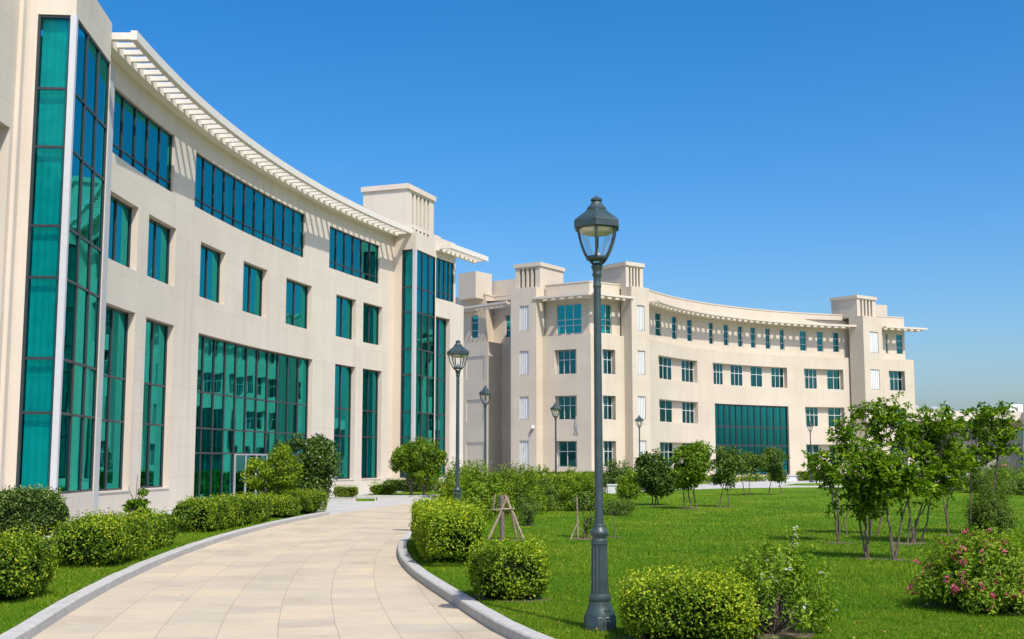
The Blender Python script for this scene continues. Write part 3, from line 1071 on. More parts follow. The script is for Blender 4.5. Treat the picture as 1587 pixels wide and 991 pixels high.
TR = [(1.4, 3.3), (4.95, 6.75), (8.45, 10.35), (11.95, 13.95)]
stair_tower(TA, (3.5, 1.2), (805, 819.5), TR)
stair_tower(TB, (1.2, 3.5), (988.6, 1000.5), TR)
stair_tower(TC, (1.6, 1.6), (1350.4, 1364), TR)
for T, dpt in ((TA, 3.6), (TB, 3.4), (TC, 3.0)):
    c = T.at(0.02, -0.62)
    louver_box(FB, c, T.d, T.len - 0.04, dpt, 15.3, 17.45, 4, 'plain_far')
# left wing behind the near building
LWp = [(-8.0, 103.8), (-4.06, 99.95), (-2.01, 97.92), (-.87, 99.9), (1.3, 98.4)]
mb = MB()
for i in range(len(LWp) - 1):
    ln = Line(LWp[i], LWp[i + 1])
    op = [(0.35, ln.len - 0.4, z[0], z[1], 0.06) for z in (R3, R2, R1)] if i == 1 else []
    if i == 3:
        op = [(1.05, 1.9, z[0], z[1], 0.2) for z in (R3, R2, R1)]
    wall(mb, ln, 0, ln.len, 0, 11.5, op)
    for o in op:
        if i == 1:
            bar(mb, ln, o[0], o[1], o[2], o[3], -0.2, -0.06)
mb.build('wall', M['wall_far'], FB)
ln = Line(LWp[3], LWp[4])
for z in (R3, R2, R1):
    window(FB, ln, 1.05, 1.9, z[0], z[1], -0.1, 2, (z[0] + 1.1,), 'white_frame', 'glass_far', 0.06)
LWt = Line((-8.0, 105.2), (-2.2, 99.75))
LWt2 = Line((-2.2, 99.75), (-1.55, 101.1))
LWt3 = Line((-1.55, 101.1), (1.3, 99.1))
top_floor(LWt, 0, LWt.len, [(730, 741)])
top_floor(LWt2, 0, LWt2.len, [])
top_floor(LWt3, 0, LWt3.len, [(783, 791)])
mb = MB()
cap_poly(mb, LWp + [(1.3, 99.1), (-1.55, 101.1), (-2.2, 99.75), (-8, 105.2)], 11.49)
mb.build('ledge', M['plain_far'], FB)
pergola(FB, Line((-7.0, 102.95), (-0.15, 95.95)), 0, 9.75, 14.52, 0.42, 0.0, 0.62, 0.13, mat='pergola_far')
pgl = Line((-6.6, 104.0), (0.6, 96.65))
pergola(FB, pgl, 0, 10.2, 14.50, 1.0, 0.0, 0.62, 0.12, mat='pergola_far')
mb = MB()
a, b, c_, d = (-4.55, 100.6), (-3.05, 99.1), (-1.72, 100.8), (-3.2, 102.3)
mb.prism([a, b, c_, d], 15.3, 17.55)
mb.build('roof_room', M['plain_far'], FB)
mb = MB()
mb.prism([(-1.7, 101.2), (0.8, 99.4), (2.2, 101.4), (-0.3, 103.2)], 15.3, 17.0)
mb.build('roof_room', M['plain_far'], FB)
# right end wall, rear, roof
mb = MB()
Er, Ert = EB.p1, EBt.at(EBt.len - 0.55)
wall(mb, Line(Er, (35.5, 134.0)), 0, 18, 0, 11.5, [])
wall(mb, Line(Ert, (34.6, 133.5)), 0, 17, 11.45, 15.65, [])
cap_poly(mb, [Ert, Er, (35.5, 134.0), (34.6, 133.5)], 11.47)
wall(mb, Line((35.5, 134), (4, 120)), 0, Line((35.5, 134), (4, 120)).len, 0, 15.6, [])
wall(mb, Line((4, 120), (-8, 105)), 0, Line((4, 120), (-8, 105)).len, 0, 15.6, [])
mb.build('rear_wall', M['plain_far'], FB)
mb = MB()
rp = [KLt.p0, Kt, KRt.p1] + [WGt.at((w0 + (w1 - w0) * i / 14) * WGt.r / WG.r, -0.01) for i in range(15)] + [EBt.p0, Ert, (34.6, 133.5), (4, 119.5), (1.0, 99.5)]
cen = (12.0, 108.0)
for i in range(len(rp)):
    A, B = rp[i], rp[(i + 1) % len(rp)]
    mb.face([(*A, 15.1), (*B, 15.1), (*cen, 15.1)])
mb.face([(-8, 105.2, 15.1), (-2.2, 99.8, 15.1), (1.2, 99.2, 15.1), (4, 119, 15.1)])
mb.build('roof', M['greywall'], FB)
mb = MB()
for z in (3.9, 7.5, 11.1):
    bar(mb, WG, w0 + .2, w1 - .2, z, z + 0.25, -3.2, -0.75)
bar(mb, WG, w0 + .2, w1 - .2, 0.05, 15.0, -3.4, -3.2)
for path in (KL, KR, EB):
    bar(mb, path, 0.6, path.len - 0.6, 0.05, 15.0, -2.3, -2.1)
mb.build('interior', M['interior'], FB)
# small box behind tower C on the roof
mb = MB()
mb.prism([(35.6, 116.5), (37.1, 117.2), (36.6, 118.6), (35.1, 118.0)], 15.1, 17.0)
mb.build('roof_room', M['plain_far'], FB)

pp = KL.hit(893.5, 655)
mb = MB()
for k, (ds, z0, z1) in enumerate(((0, 3.9, 5.2), (.12, 3.75, 4.6), (-.1, 3.8, 4.1))):
    a = KL.at(pp + ds, 0.05)
    mb.tube([(a[0], a[1], z1), (a[0] - .05, a[1], (z0 + z1) / 2), (a[0] + .04, a[1], z0)], .045 if k == 0 else .03, 6)
mb.build('drain_pipe', M['metalgrey'], FB)

# security camera bracketed on tower A's front
p = TA.at(TA.hit(826.5, 670), 0.003)
pz = 4.15
sc_ = empty('security_camera', (p[0], p[1], pz), 'small white security camera on the stair tower front left of the tall lamp', 'security camera')
mb = MB()
mb.lathe(p[0] + TA.n[0] * .1, p[1] + TA.n[1] * .1, [(0.07, pz + .05), (0.14, pz + .1), (0.14, pz + .22), (0.08, pz + .3)], 10)
mb.build('housing', M['bulb'], sc_)
mb = MB()
mb.tube([(p[0], p[1], pz), (p[0] + TA.n[0] * .25, p[1] + TA.n[1] * .25, pz - .12), (p[0] + TA.n[0] * .3 - .15, p[1] + TA.n[1] * .3, pz - .3)], 0.035, 6)
mb.build('bracket', M['dark'], sc_)

# ------------------------------------------------------------------ low building at the right
LOW = empty('low_building', (62, 145, 0), 'long low flat-roofed building with a grey fascia, half hidden behind the trees at the right', 'building')
mb = MB()
mb.prism([(46.8, 140.0), (59.6, 140.0), (59.6, 158), (46.8, 158)], 6.35, 7.5)
mb.prism([(59.62, 139.0), (92, 139.0), (92, 158), (59.62, 158)], 6.0, 7.35)
mb.build('roof', M['plain'], LOW)
mb = MB()
bw = Line((46.9, 143.0), (92.0, 143.0))
lows = [(13.6 + 3.4 * i, 15.3 + 3.4 * i, z, z + 1.4, 0.2) for i in range(8) for z in (1.0, 4.3)]
wall(mb, bw, 0, bw.len, 0, 6.35, lows)
wall(mb, Line((46.9, 157), (46.9, 143)), 0, 14, 0, 6.35, [])
mb.build('wall', M['greywall'], LOW)
for (a, b, za, zb, d) in lows[:6]:
    window(LOW, bw, a, b, za, zb, -0.1, 2, (), 'white_frame', 'glass_far', 0.07)
mb = MB()
bar(mb, bw, 11.5, 45, 3.1, 3.35, 0.005, 1.2)
mb.build('floor_band', M['greywall'], LOW)
mb = MB()
bar(mb, bw, 13.2, 45, 0.0, 2.3, 1.9, 2.1)
mb.build('low_wall', M['pinkwall'], LOW)
for x in (59.9, 63.3, 66.7):
    mb = MB()
    mb.prism([(x, 140.6), (x + .35, 140.6), (x + .35, 140.95), (x, 140.95)], 0, 5.99)
    mb.build('column', M['metalgrey'], LOW)
mb = MB()
mb.prism([(47.4, 142.2), (48.6, 142.2), (48.6, 142.9), (47.4, 142.9)], 5.2, 6.3)
mb.build('sign_panel', M['pinkwall'], LOW)
for x, w, h, nm in ((49.2, .45, .9, 'rooftop_tank'), (51.4, .8, .75, 'rooftop_tank'), (60.3, 1.6, 1.0, 'rooftop_tank')):
    mb = MB()
    if w < 1:
        mb.lathe(x, 146, [(w, 7.5), (w, 7.5 + h * .8), (w * .55, 7.5 + h), (w * .2, 7.5 + h * 1.08)], 10)
    else:
        mb.prism([(x, 145), (x + w, 145), (x + w, 146.4), (x, 146.4)], 7.36, 7.5 + h)
    o = mb.build(nm, M['bulb'] if w > 1 else M['metalgrey'])
    tag(o, {.45: 'slim grey rooftop tank on the low building, nearest the far cream building', .8: 'wider grey rooftop tank on the low building, left of the branching tree crown',
            1.6: 'boxy white rooftop tank on the low building at the right picture edge'}[w], 'water tank', 'tanks on the low roof')
# raised planter bench in front of the far glazing
pb = empty('planter_bench', (30.6, 104.0, 0), 'long low white planter bench in front of the far building entrance glazing', 'bench')
x0, x1 = XatY(1214, 103), XatY(1245, 103)
mb = MB()
mb.prism([(x0, 103), (x1, 103.4), (x1 - .1, 104.2), (x0 - .1, 103.8)], 0, 0.42)
mb.build('body', M['planter'], pb)
mb = MB()
mb.prism([(x0 - .06, 102.93), (x1 + .06, 103.33), (x1 - .04, 104.27), (x0 - .16, 103.87)], 0.42, 0.5)
mb.build('top_slab', M['pave'], pb)

# ================================================================== STREET LAMPS
def lamp_parts(root):
    """Lantern lamp about 4.45 m tall standing at the origin."""
    U = 4.45 / 672.0
    L_ = lambda prof: [(w * U / 2, (978 - y) * U) for (w, y) in prof]
    b = MB()
    b.lathe(0, 0, L_([(50, 979), (50, 957), (48, 955.5)]), 8, rot=R(22.5))
    b.lathe(0, 0, L_([(46, 955.5), (45, 952), (38, 945), (34, 938), (32.5, 934)]), 20)
    b.lathe(0, 0, L_([(32, 934), (34, 931), (34.5, 928.5), (33, 925.5), (29, 924), (28, 922)]), 20)
    b.lathe(0, 0, L_([(27.5, 922), (26.5, 905), (25.5, 880), (24.5, 851), (24.5, 847)]), 28, flute=0.13)
    b.lathe(0, 0, L_([(25.5, 848), (25.5, 842), (22, 840), (23, 837), (28, 833), (28.5, 830.5), (24, 826.5), (19, 823.5), (18, 821), (18.5, 819.5), (16, 818)]), 20)
    bo = b.build('base', M['lamp'], root, smooth=True)
    p = MB()
    p.lathe(0, 0, L_([(14, 820), (13.8, 800), (12.6, 640), (11.6, 455), (11.2, 450)]), 16)
    p.lathe(0, 0, L_([(12, 452), (13.2, 449.5), (13.2, 447), (11.6, 445), (11.4, 436), (13, 433.5), (15, 431.5), (15, 429.5), (13, 427.5), (14.5, 423), (18, 420), (18.5, 417), (14, 414.5), (12, 412)]), 16)
    p.build('post', M['lamp'], root, smooth=True)
    c = MB()
    # lower ring with feet
    c.lathe(0, 0, L_([(32, 407.5), (35, 405.5), (36, 403.5), (35, 402), (24, 401.5)]), 12)
    for k in range(4):
        a = 2 * math.pi * k / 4 + R(20)
        ca, sa = math.cos(a), math.sin(a)
        c.tube([(ca * 5 * U, sa * 5 * U, (978 - 415) * U), (ca * 12 * U, sa * 12 * U, (978 - 411) * U), (ca * 17 * U, sa * 17 * U, (978 - 405) * U)], 2.0 * U, 6)
    # six curved arms from the ring to the roof
    for k in range(6):
        a = 2 * math.pi * k / 6 + R(12)
        ca, sa = math.cos(a), math.sin(a)
        pts = [(ca * r * U, sa * r * U, (978 - y) * U) for r, y in ((16, 405), (22, 396), (28, 382), (32, 367), (34, 354))]
        c.tube(pts, [1.9 * U, 1.9 * U, 2.0 * U, 2.1 * U, 2.3 * U], 6)
    c.build('lantern_frame', M['lamp'], root, smooth=True)
    r = MB()
    r.lathe(0, 0, L_([(74, 358.5), (80, 357), (80, 347), (77, 345), (60, 338.5), (44, 332.5), (33, 327.5)]), 6, rot=R(12))
    r.lathe(0, 0, L_([(31, 327.6), (31, 324.5), (28, 323), (20, 318.5), (14.5, 313.5), (14, 311)]), 16)
    ro = r.build('lantern_roof', M['lamp'], root)
    f = MB()
    f.lathe(0, 0, L_([(13, 314), (18.5, 312.6), (19, 310.4), (13, 307.6), (5, 305.8), (2.2, 304.5), (1.6, 302.5)]), 12)
    f.build('finial', M['lamp'], ro, smooth=True)
    i = MB()
    i.lathe(0, 0, L_([(34, 367), (50, 364.5), (58, 359.5), (58, 357.9)]), 20)
    i.build('reflector', M['lampin'], root, smooth=True)
    g = MB()
    n = 18
    pr = L_([(25, 402), (35, 390), (44, 376), (50, 362)])
    for q in range(len(pr) - 1):
        for k in range(n):
            a0, a1 = 2 * math.pi * k / n, 2 * math.pi * (k + 1) / n
            g.face([(pr[q][0] * math.cos(a0), pr[q][0] * math.sin(a0), pr[q][1]), (pr[q][0] * math.cos(a1), pr[q][0] * math.sin(a1), pr[q][1]),
                    (pr[q + 1][0] * math.cos(a1), pr[q + 1][0] * math.sin(a1), pr[q + 1][1]), (pr[q + 1][0] * math.cos(a0), pr[q + 1][0] * math.sin(a0), pr[q + 1][1])])
    g.build('lantern_glass', M['clear'], root, smooth=True, weld=True)
    u = MB()
    u.lathe(0, 0, L_([(10, 401.5), (11, 397), (8, 394), (4, 393), (5, 390.5), (2.5, 388)]), 10)
    u.build('bulb', M['bulb'], root, smooth=True)


def copy_tree(src, par=None):
    c = src.copy()
    COL.objects.link(c)
    if par is not None:
        c.parent = par
    for ch in list(src.children):
        copy_tree(ch, c)
    return c


LAMP_G = 'green lantern street lamps round the lawn'
lamp0 = empty('street_lamp', (0, 0, 0), 'tall dark green lantern street lamp with fluted base, nearest, in the foreground lawn', 'street lamp', LAMP_G)
lamp_parts(lamp0)
g1 = G(930, 976, LZ)
lamps = [((g1[0], g1[1], LZ - .01), 0.976, None, 12),
         ((XatY(709, 27.9), 27.9, LZ), 1.0, 'green street lamp rising behind the clipped hedge at the drive edge', 40),
         ((XatY(752, 45), 45.0, LZ), 1.0, 'green street lamp rising out of the loose bushes behind the wooden stakes', 75),
         ((XatY(861.5, 52.5), 52.5, LZ), 0.94, 'green street lamp standing against the long low clipped hedge', 5),
         ((XatY(991.5, 72), 72.0, 0.0), 1.0, 'small distant street lamp before the far building, behind the dark bushy tree', 33),
         ((XatY(1257, 92), 92.0, LZ), 1.04, 'small distant street lamp right of the far entrance glazing', 60)]
for loc, sc, lab, rz in lamps:
    o = lamp0 if lab is None else copy_tree(lamp0)
    o.location = loc
    o.scale = (sc, sc, sc)
    o.rotation_euler = (0, 0, R(rz))
    if lab:
        o['label'] = lab

# ================================================================== PLANTS


def lump(P, seed, amp, freq):
    """Cheap smooth pseudo-noise over points (n,3)."""
    r = np.random.default_rng(seed)
    out = np.zeros(len(P))
    for k in range(5):
        f = freq * (1.0 + 0.7 * k)
        d = r.normal(size=3)
        d /= np.linalg.norm(d)
        out += np.sin(P @ d * f + r.uniform(0, 6.28)) / (1 + 0.5 * k)
    return out * amp / 2.2


def leaf_mesh(name, P, Nn, length, width, mat, seed=0, up=0.25, jitter=0.7, fold=0.25, parent=None, tint=None, axis=None):
    """One mesh of folded leaves. P points, Nn outward directions."""
    r = np.random.default_rng(seed)
    n = len(P)
    nn = Nn + r.normal(size=(n, 3)) * jitter
    nn[:, 2] += up
    nn /= np.linalg.norm(nn, axis=1, keepdims=True) + 1e-9
    t = np.cross(nn, r.normal(size=(n, 3)))
    t /= np.linalg.norm(t, axis=1, keepdims=True) + 1e-9
    if axis is not None:
        t = axis + r.normal(size=(n, 3)) * .25
        t /= np.linalg.norm(t, axis=1, keepdims=True) + 1e-9
        q = np.array([0, 0, 1.0]) + r.normal(size=(n, 3)) * .35
        nn = q - (q * t).sum(1, keepdims=True) * t
        nn /= np.linalg.norm(nn, axis=1, keepdims=True) + 1e-9
    s = np.cross(nn, t)
    l = (length * r.uniform(0.6, 1.25, n))[:, None]
    w = (width * r.uniform(0.7, 1.2, n))[:, None]
    base = P - t * l * 0.5
    tip = P + t * l * 0.5 - nn * l * 0.12
    mid = P + nn * l * 0.02
    a = mid + s * w * 0.5 + nn * w * fold
    b = mid - s * w * 0.5 + nn * w * fold
    V = np.stack([base, a, tip, b], axis=1).reshape(-1, 3)
    i = np.arange(n) * 4
    T = np.stack([i, i + 1, i + 2, i, i + 2, i + 3], axis=1).reshape(-1)
    tv = tint if tint is not None else np.clip(r.beta(2.0, 2.6, n), 0, 1)
    tv = np.repeat(tv, 4)
    me = bpy.data.meshes.new(name)
    me.vertices.add(len(V))
    me.vertices.foreach_set('co', V.astype(np.float32).ravel())
    me.loops.add(len(T))
    me.loops.foreach_set('vertex_index', T.astype(np.int32))
    me.polygons.add(n * 2)
    me.polygons.foreach_set('loop_start', (np.arange(n * 2) * 3).astype(np.int32))
    me.update(calc_edges=True)
    at = me.attributes.new('tint', 'FLOAT', 'POINT')
    at.data.foreach_set('value', tv.astype(np.float32))
    me.materials.append(mat)
    o = bpy.data.objects.new(name, me)
    COL.objects.link(o)
    if parent is not None:
        o.parent = parent
    return o


def sample_box(n, rng, hx, hy, hz, power=6.0, shell=0.10, seed=0, amp=0.06, freq=4.0, stray=0.04):
    """Points and normals near the surface of a rounded clipped block standing on z=0."""
    ar = np.array([hy * hz, hy * hz, hx * hz, hx * hz, hx * hy * 1.0])
    fc = rng.choice(5, n, p=ar / ar.sum())
    u, v = rng.uniform(-1, 1, n), rng.uniform(-1, 1, n)
    q = np.zeros((n, 3))
    for f, (ax, sg) in enumerate(((0, 1), (0, -1), (1, 1), (1, -1), (2, 1))):
        m = fc == f
        o = [k for k in range(3) if k != ax]
        q[m, ax] = sg
        q[m, o[0]] = u[m]
        q[m, o[1]] = v[m]
    nrm = (np.abs(q) ** power).sum(1) ** (1 / power)
    p = q / nrm[:, None]
    nv = np.sign(p) * np.abs(p) ** (power - 1)
    nv /= np.linalg.norm(nv, axis=1, keepdims=True)
    S = np.array([hx, hy, hz])
    X = p * S
    nw = nv / S
    nw /= np.linalg.norm(nw, axis=1, keepdims=True)
    d = lump(X, seed, amp, freq) - np.abs(rng.normal(0, shell, n)) + np.where(rng.random(n) < 0.16, rng.uniform(0, stray * 1.9, n) * (.6 + .8 * (nw[:, 2] > .5)), 0)
    X = X + nw * d[:, None]
    X[:, 2] += hz
    X[:, 2] = np.clip(X[:, 2], 0.02, None)
    # tuck the foot in a little
    k = np.clip(1 - X[:, 2] / (hz * 0.7), 0, 1) * 0.10
    X[:, 0] *= 1 - k
    X[:, 1] *= 1 - k
    return X, nw, d


def stems(name, parent, n, h, spread, rng, rad=0.012, mat=None, base=0.05):
    mb = MB()
    for i in range(n):
        a = rng.uniform(0, 6.28)
        r0 = rng.uniform(0, base)
        x0, y0 = r0 * math.cos(a), r0 * math.sin(a)
        a2 = a + rng.uniform(-.6, .6)
        hh = h * rng.uniform(.7, 1.0)
        rr = spread * rng.uniform(.3, 1)
        pts = [(x0, y0, -0.02), (x0 + rr * .3 * math.cos(a2), y0 + rr * .3 * math.sin(a2), hh * .45), (x0 + rr * math.cos(a2), y0 + rr * math.sin(a2), hh)]
        mb.tube(pts, [rad, rad * .8, rad * .4], 5)
    o = mb.build(name, mat or M['bark'], None)
    o.parent = parent
    return o


def hedge(name, label, cat, loc, size, rotz=0.0, mat='leaf_hedge', density=1500, leaf=0.05, power=6.0, amp=0.05,
          shell=0.07, seed=1, group=None, freq=5.0, stray=0.05, z=LZ, brights=0.0):
    """Clipped hedge / rounded shrub: foliage > leaves over a solid shade-dark core with stems."""
    hx, hy, hz = size[0] / 2, size[1] / 2, size[2] / 2
    root = empty(name, (loc[0], loc[1], z), label, cat, group)
    root.rotation_euler = (0, 0, rotz)
    rng = np.random.default_rng(seed)
    area = 8 * (hx * hz + hy * hz) + 4 * hx * hy
    n = int(area * density * 1.25)
    X, nw, d = sample_box(n, rng, hx, hy, hz, power, shell, seed, amp, freq, stray)
    keep = rng.random(n) < np.clip(.78 + lump(X, seed + 9, .55, 9.0) + .25 * (nw[:, 2] - .3), .28, 1)
    X, nw, d = X[keep], nw[keep], d[keep]
    n = len(X)
    tint = np.clip(rng.beta(1.1, 1.45, n) + np.clip(d / max(shell, .01), -1.5, 1) * 0.24 + lump(X, seed + 50, .16, 7.0) + .05, 0, 1)  # inner leaves darker, outer ones lighter: hedge light and shade put into tint
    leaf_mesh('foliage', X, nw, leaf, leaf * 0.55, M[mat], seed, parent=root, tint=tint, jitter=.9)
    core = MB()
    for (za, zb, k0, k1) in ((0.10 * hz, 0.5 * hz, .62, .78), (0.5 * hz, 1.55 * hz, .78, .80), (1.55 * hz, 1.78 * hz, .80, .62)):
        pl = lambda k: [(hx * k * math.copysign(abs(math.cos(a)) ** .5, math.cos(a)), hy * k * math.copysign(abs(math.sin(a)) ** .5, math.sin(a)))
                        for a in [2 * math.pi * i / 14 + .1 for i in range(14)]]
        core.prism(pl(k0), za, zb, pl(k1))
    co = core.build('dark_core', M['core'], None)  # solid near-black filler; deep shade between the leaves put into its colour
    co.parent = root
    stems('stem', root, max(5, int(4 * hx * hy * 8)), hz * 0.9, min(hx, hy) * 0.6, rng, 0.012, base=.012)
    return root


# ---- left strip along the drive
HG = 'clipped bright green hedges along the drive'
hedge('shrub', 'dark round shrub with pale speckled leaves against the near glass bay at the left edge', 'shrub', (-10.45, 25.9), (1.62, 1.5, 1.02), 0, 'leaf_dark', 1700, 0.06, 2.7, .06, seed=11)
hedge('hedge', 'clipped green hedge cut off by the left picture edge, nearest the viewer on the left', 'hedge', (-6.2, 14.55), (1.15, 1.3, .74), .08, 'leaf_hedge', 2600, 0.045, 4.5, .06, seed=12, group=HG)
hedge('hedge', 'long boxy green hedge on the left strip, in front of the slim upright sapling', 'hedge', (-6.72, 20.0), (1.12, 3.0, .68), .07, 'leaf_hedge', 2200, 0.05, 5, .07, seed=13, group=HG)
hedge('hedge', 'small boxy green hedge beside the foot of the slim upright sapling', 'hedge', (-7.02, 23.1), (.95, 2.3, .60), .03, 'leaf_hedge', 2000, 0.05, 4.5, .07, seed=14, group=HG)
hedge('hedge', 'longest boxy green hedge on the left strip, below the entrance glazing', 'hedge', (-7.22, 30.6), (1.0, 6.6, .68), -.05, 'leaf_hedge', 1700, 0.055, 6, .07, seed=15, group=HG)
hedge('hedge', 'low boxy green hedge under the dark round-crowned tree by the entrance', 'hedge', (-6.7, 38.2), (1.3, 2.2, .66), -.15, 'leaf_hedge', 1500, 0.055, 6, .05, seed=16, group=HG)
hedge('shrub', 'low spreading green shrub at the end of the left strip kerb', 'shrub', (-6.75, 35.4), (.9, 1.8, .55), -.1, 'leaf_hedge', 1500, 0.06, 3, .08, seed=17)
hedge('hedge', 'small neat rectangular hedge alone on the paving between two tall windows', 'hedge', G(536, 771), (1.12, .7, .48), .2, 'leaf_hedge', 1700, 0.05, 8, .02, .04, seed=18, z=0)
hedge('hedge', 'long dark clipped hedge behind the twin-trunked round tree', 'hedge', (-5.3, 63.8), (3.0, .8, .62), -.1, 'leaf_dark', 1000, 0.07, 8, .02, .05, seed=19)
hedge('shrub', 'low loose green shrub beside the pale paving left of the twin-trunked round tree', 'shrub', (-6.35, 59.2), (1.35, .9, .5), 0, 'leaf_tree', 1100, 0.08, 2.6, .1, .12, seed=20, stray=.12)
# ---- right of the drive
hedge('hedge', 'long boxy bright green hedge on the inside bend of the drive', 'hedge', (-1.22, 21.9), (1.0, 6.3, .80), .11, 'leaf_bright', 2400, 0.05, 7, .06, seed=21, group=HG, brights=.2)
hedge('hedge', 'squat boxy green hedge in front of the wooden stakes, left of the tall lamp', 'hedge', (-.05, 14.75), (.93, .95, .60), .1, 'leaf_bright', 3200, 0.045, 4.2, .06, seed=22, group=HG)
hedge('hedge', 'bright yellow-green hedge at the foot of the tall nearest lamp', 'hedge', (1.62, 11.35), (1.22, 1.1, .55), 0, 'leaf_bright', 5600, 0.036, 4.0, .05, .06, seed=23, group=HG)
hedge('hedge', 'long low clipped hedge behind the fourth lamp at the lawn edge', 'hedge', (2.1, 51.8), (8.2, 1.3, .95), 1.22, 'leaf_hedge', 900, 0.085, 7, .05, seed=24)
hedge('hedge', 'low trimmed hedge band along the foot of the far building corner', 'hedge', (5.2, 86.0), (9.5, 1.2, .8), -.1, 'leaf_hedge', 500, 0.12, 7, .05, seed=25)


# ---- loose bushes, drawn by many shoots
def bush(label, loc, rad, h, mat, n, leaf, seed, flowers=None, nfl=0, group=None, name='bush', cat='bush', fl_size=0.05, z=LZ, ratio=.4, nst=9, spiky=.25, low=.1, t0=.30):
    root = empty(name, (loc[0], loc[1], z), label, cat, group)
    rng = np.random.default_rng(seed)
    n = int(n * 2.2)
    # shoots radiate from the foot; leaves follow the shoots
    ns = max(14, int(n / 55))
    dirs = rng.normal(size=(ns, 3))
    dirs[:, 2] = np.abs(dirs[:, 2]) * 1.1 + low
    dirs /= np.linalg.norm(dirs, axis=1, keepdims=True)
    ln = rng.uniform(.72, 1.0, ns) + np.where(rng.random(ns) < .2, rng.uniform(0, spiky, ns), 0)
    k = rng.integers(0, ns, n)
    t = t0 + (1 - t0) * rng.uniform(0, 1.0, n) ** .65
    P = dirs[k] * (ln[k] * t)[:, None]
    P[:, 0] *= rad
    P[:, 1] *= rad
    P[:, 2] = P[:, 2] * h * .95 + .04
    P += rng.normal(0, .055 * (rad + h), (n, 3)) * (1.1 - .75 * t[:, None])
    P[:, 2] = np.clip(P[:, 2], .03, None)
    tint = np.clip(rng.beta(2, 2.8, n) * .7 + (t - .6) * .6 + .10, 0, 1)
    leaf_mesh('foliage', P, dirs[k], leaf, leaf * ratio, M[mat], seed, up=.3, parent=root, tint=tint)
    mb = MB()
    for i in rng.permutation(ns)[:nst * 2]:
        e = dirs[i] * ln[i] * np.array([rad, rad, h])
        m = e * .5 + np.array([0, 0, .08 * h])
        b0 = rng.normal(0, .008, 2)
        mb.tube([(b0[0], b0[1], -.03), tuple(m), tuple(e * .92)], [.012, .009, .004], 5)
    s = mb.build('stem', M['bark'], None)
    s.parent = root
    if flowers and nfl:
        kk = rng.integers(0, ns, nfl)
        C = dirs[kk] * ln[kk][:, None] * np.array([rad, rad, h * .95]) * rng.uniform(.9, 1.04, (nfl, 1))
        C[:, 2] = np.clip(C[:, 2], .1, None)
        m = 7
        Q = np.repeat(C, m, axis=0) + rng.normal(0, fl_size * .45, (nfl * m, 3))
        leaf_mesh('blossom', Q, np.repeat(dirs[kk], m, axis=0), fl_size, fl_size * .7, M[flowers], seed + 1, up=.5, parent=root)
    return root


bush('sparse open shrub with bare lower stems and pale blossoms beside the yellow-green foreground hedge', (2.50, 11.75), 0.72, 1.0, 'leaf_tree', 2300, .058, 31, 'flower_white', 22, fl_size=.035, nst=18, spiky=.25, low=.12, t0=.52)
bush('rounded bush covered in pink blossoms at the lower right corner', (5.38, 13.7), .98, .93, 'leaf_tree', 10500, .058, 32, 'flower_pink', 190, fl_size=.042, spiky=.06)
bush('fine feathery green bush to the right of the tree clump, behind the pink flowers', (10.75, 27.2), .62, 1.25, 'leaf_olive', 5200, .075, 33, ratio=.22, spiky=.2)
BG_ = 'loose bushes behind the wooden stakes'
bush('yellow-flecked loose bush wrapping the foot of the second lamp', (XatY(715, 31.5), 31.5), .9, 1.35, 'leaf_hedge', 3600, .085, 34, 'flower_yellow', 14, BG_, fl_size=.06, spiky=.08)
bush('tall bright bush immediately left of the wooden stakes, behind the hedge bend', (XatY(742, 34), 34), 1.0, 1.75, 'leaf_hedge', 4200, .085, 35, None, 0, BG_, spiky=.08)
bush('broad mid-green bush directly below the third lamp', (XatY(722, 40), 40), 1.3, 1.8, 'leaf_hedge', 4200, .1, 36, None, 0, BG_, spiky=.08)
bush('feathery olive bush right of the third lamp post', (XatY(800, 38), 38), 1.15, 1.75, 'leaf_hedge', 5600, .10, 37, None, 0, BG_, ratio=.28, spiky=.08)
bush('soft olive bush touching the left end of the long low hedge', (XatY(835, 40), 40), .95, 1.25, 'leaf_olive', 4200, .095, 38, None, 0, BG_, ratio=.25, spiky=.08)
bush('thin wispy sapling bush on the lawn right of the wooden stakes', G(818, 815, LZ), .42, 1.05, 'leaf_olive', 700, .075, 39, None, 0, name='shrub', cat='shrub', ratio=.3, spiky=.4)
bush('green bush with reddish twigs behind the tall lamp, left of its post', (XatY(905, 40), 40), .95, 1.35, 'leaf_tree', 3600, .09, 40)
bush('low fine bush on the lawn just right of the tall lamp post', (XatY(962, 36.5), 36.5), .55, .62, 'leaf_olive', 1300, .07, 41, ratio=.25)
FR = 'rounded shrubs in front of the far building'
bush('dark rounded shrub at the lawn edge right of the tall lamp post', (XatY(958, 62), 62), 1.05, 1.9, 'leaf_dark', 2600, .13, 42, None, 0, FR)
bush('grey-green rounded shrub left of the dark bushy tree', (XatY(978, 57), 57), .75, 1.5, 'leaf_tree', 1500, .12, 43, None, 0, FR)
bush('small lit shrub low in front of the distant fifth lamp', (XatY(975, 52), 52), .6, .8, 'leaf_hedge', 900, .10, 44, None, 0, FR)
bush('pale shrub against the foot of the far building behind the fourth lamp', (XatY(836, 82), 82), 1.1, 1.55, 'leaf_tree', 1300, .15, 45, 'flower_white', 6, FR, fl_size=.12, z=0)
bush('tall shrub below the ground-floor window right of the fourth lamp', (XatY(886, 84), 84), .9, 1.4, 'leaf_tree', 1100, .15, 46, None, 0, FR, z=0)
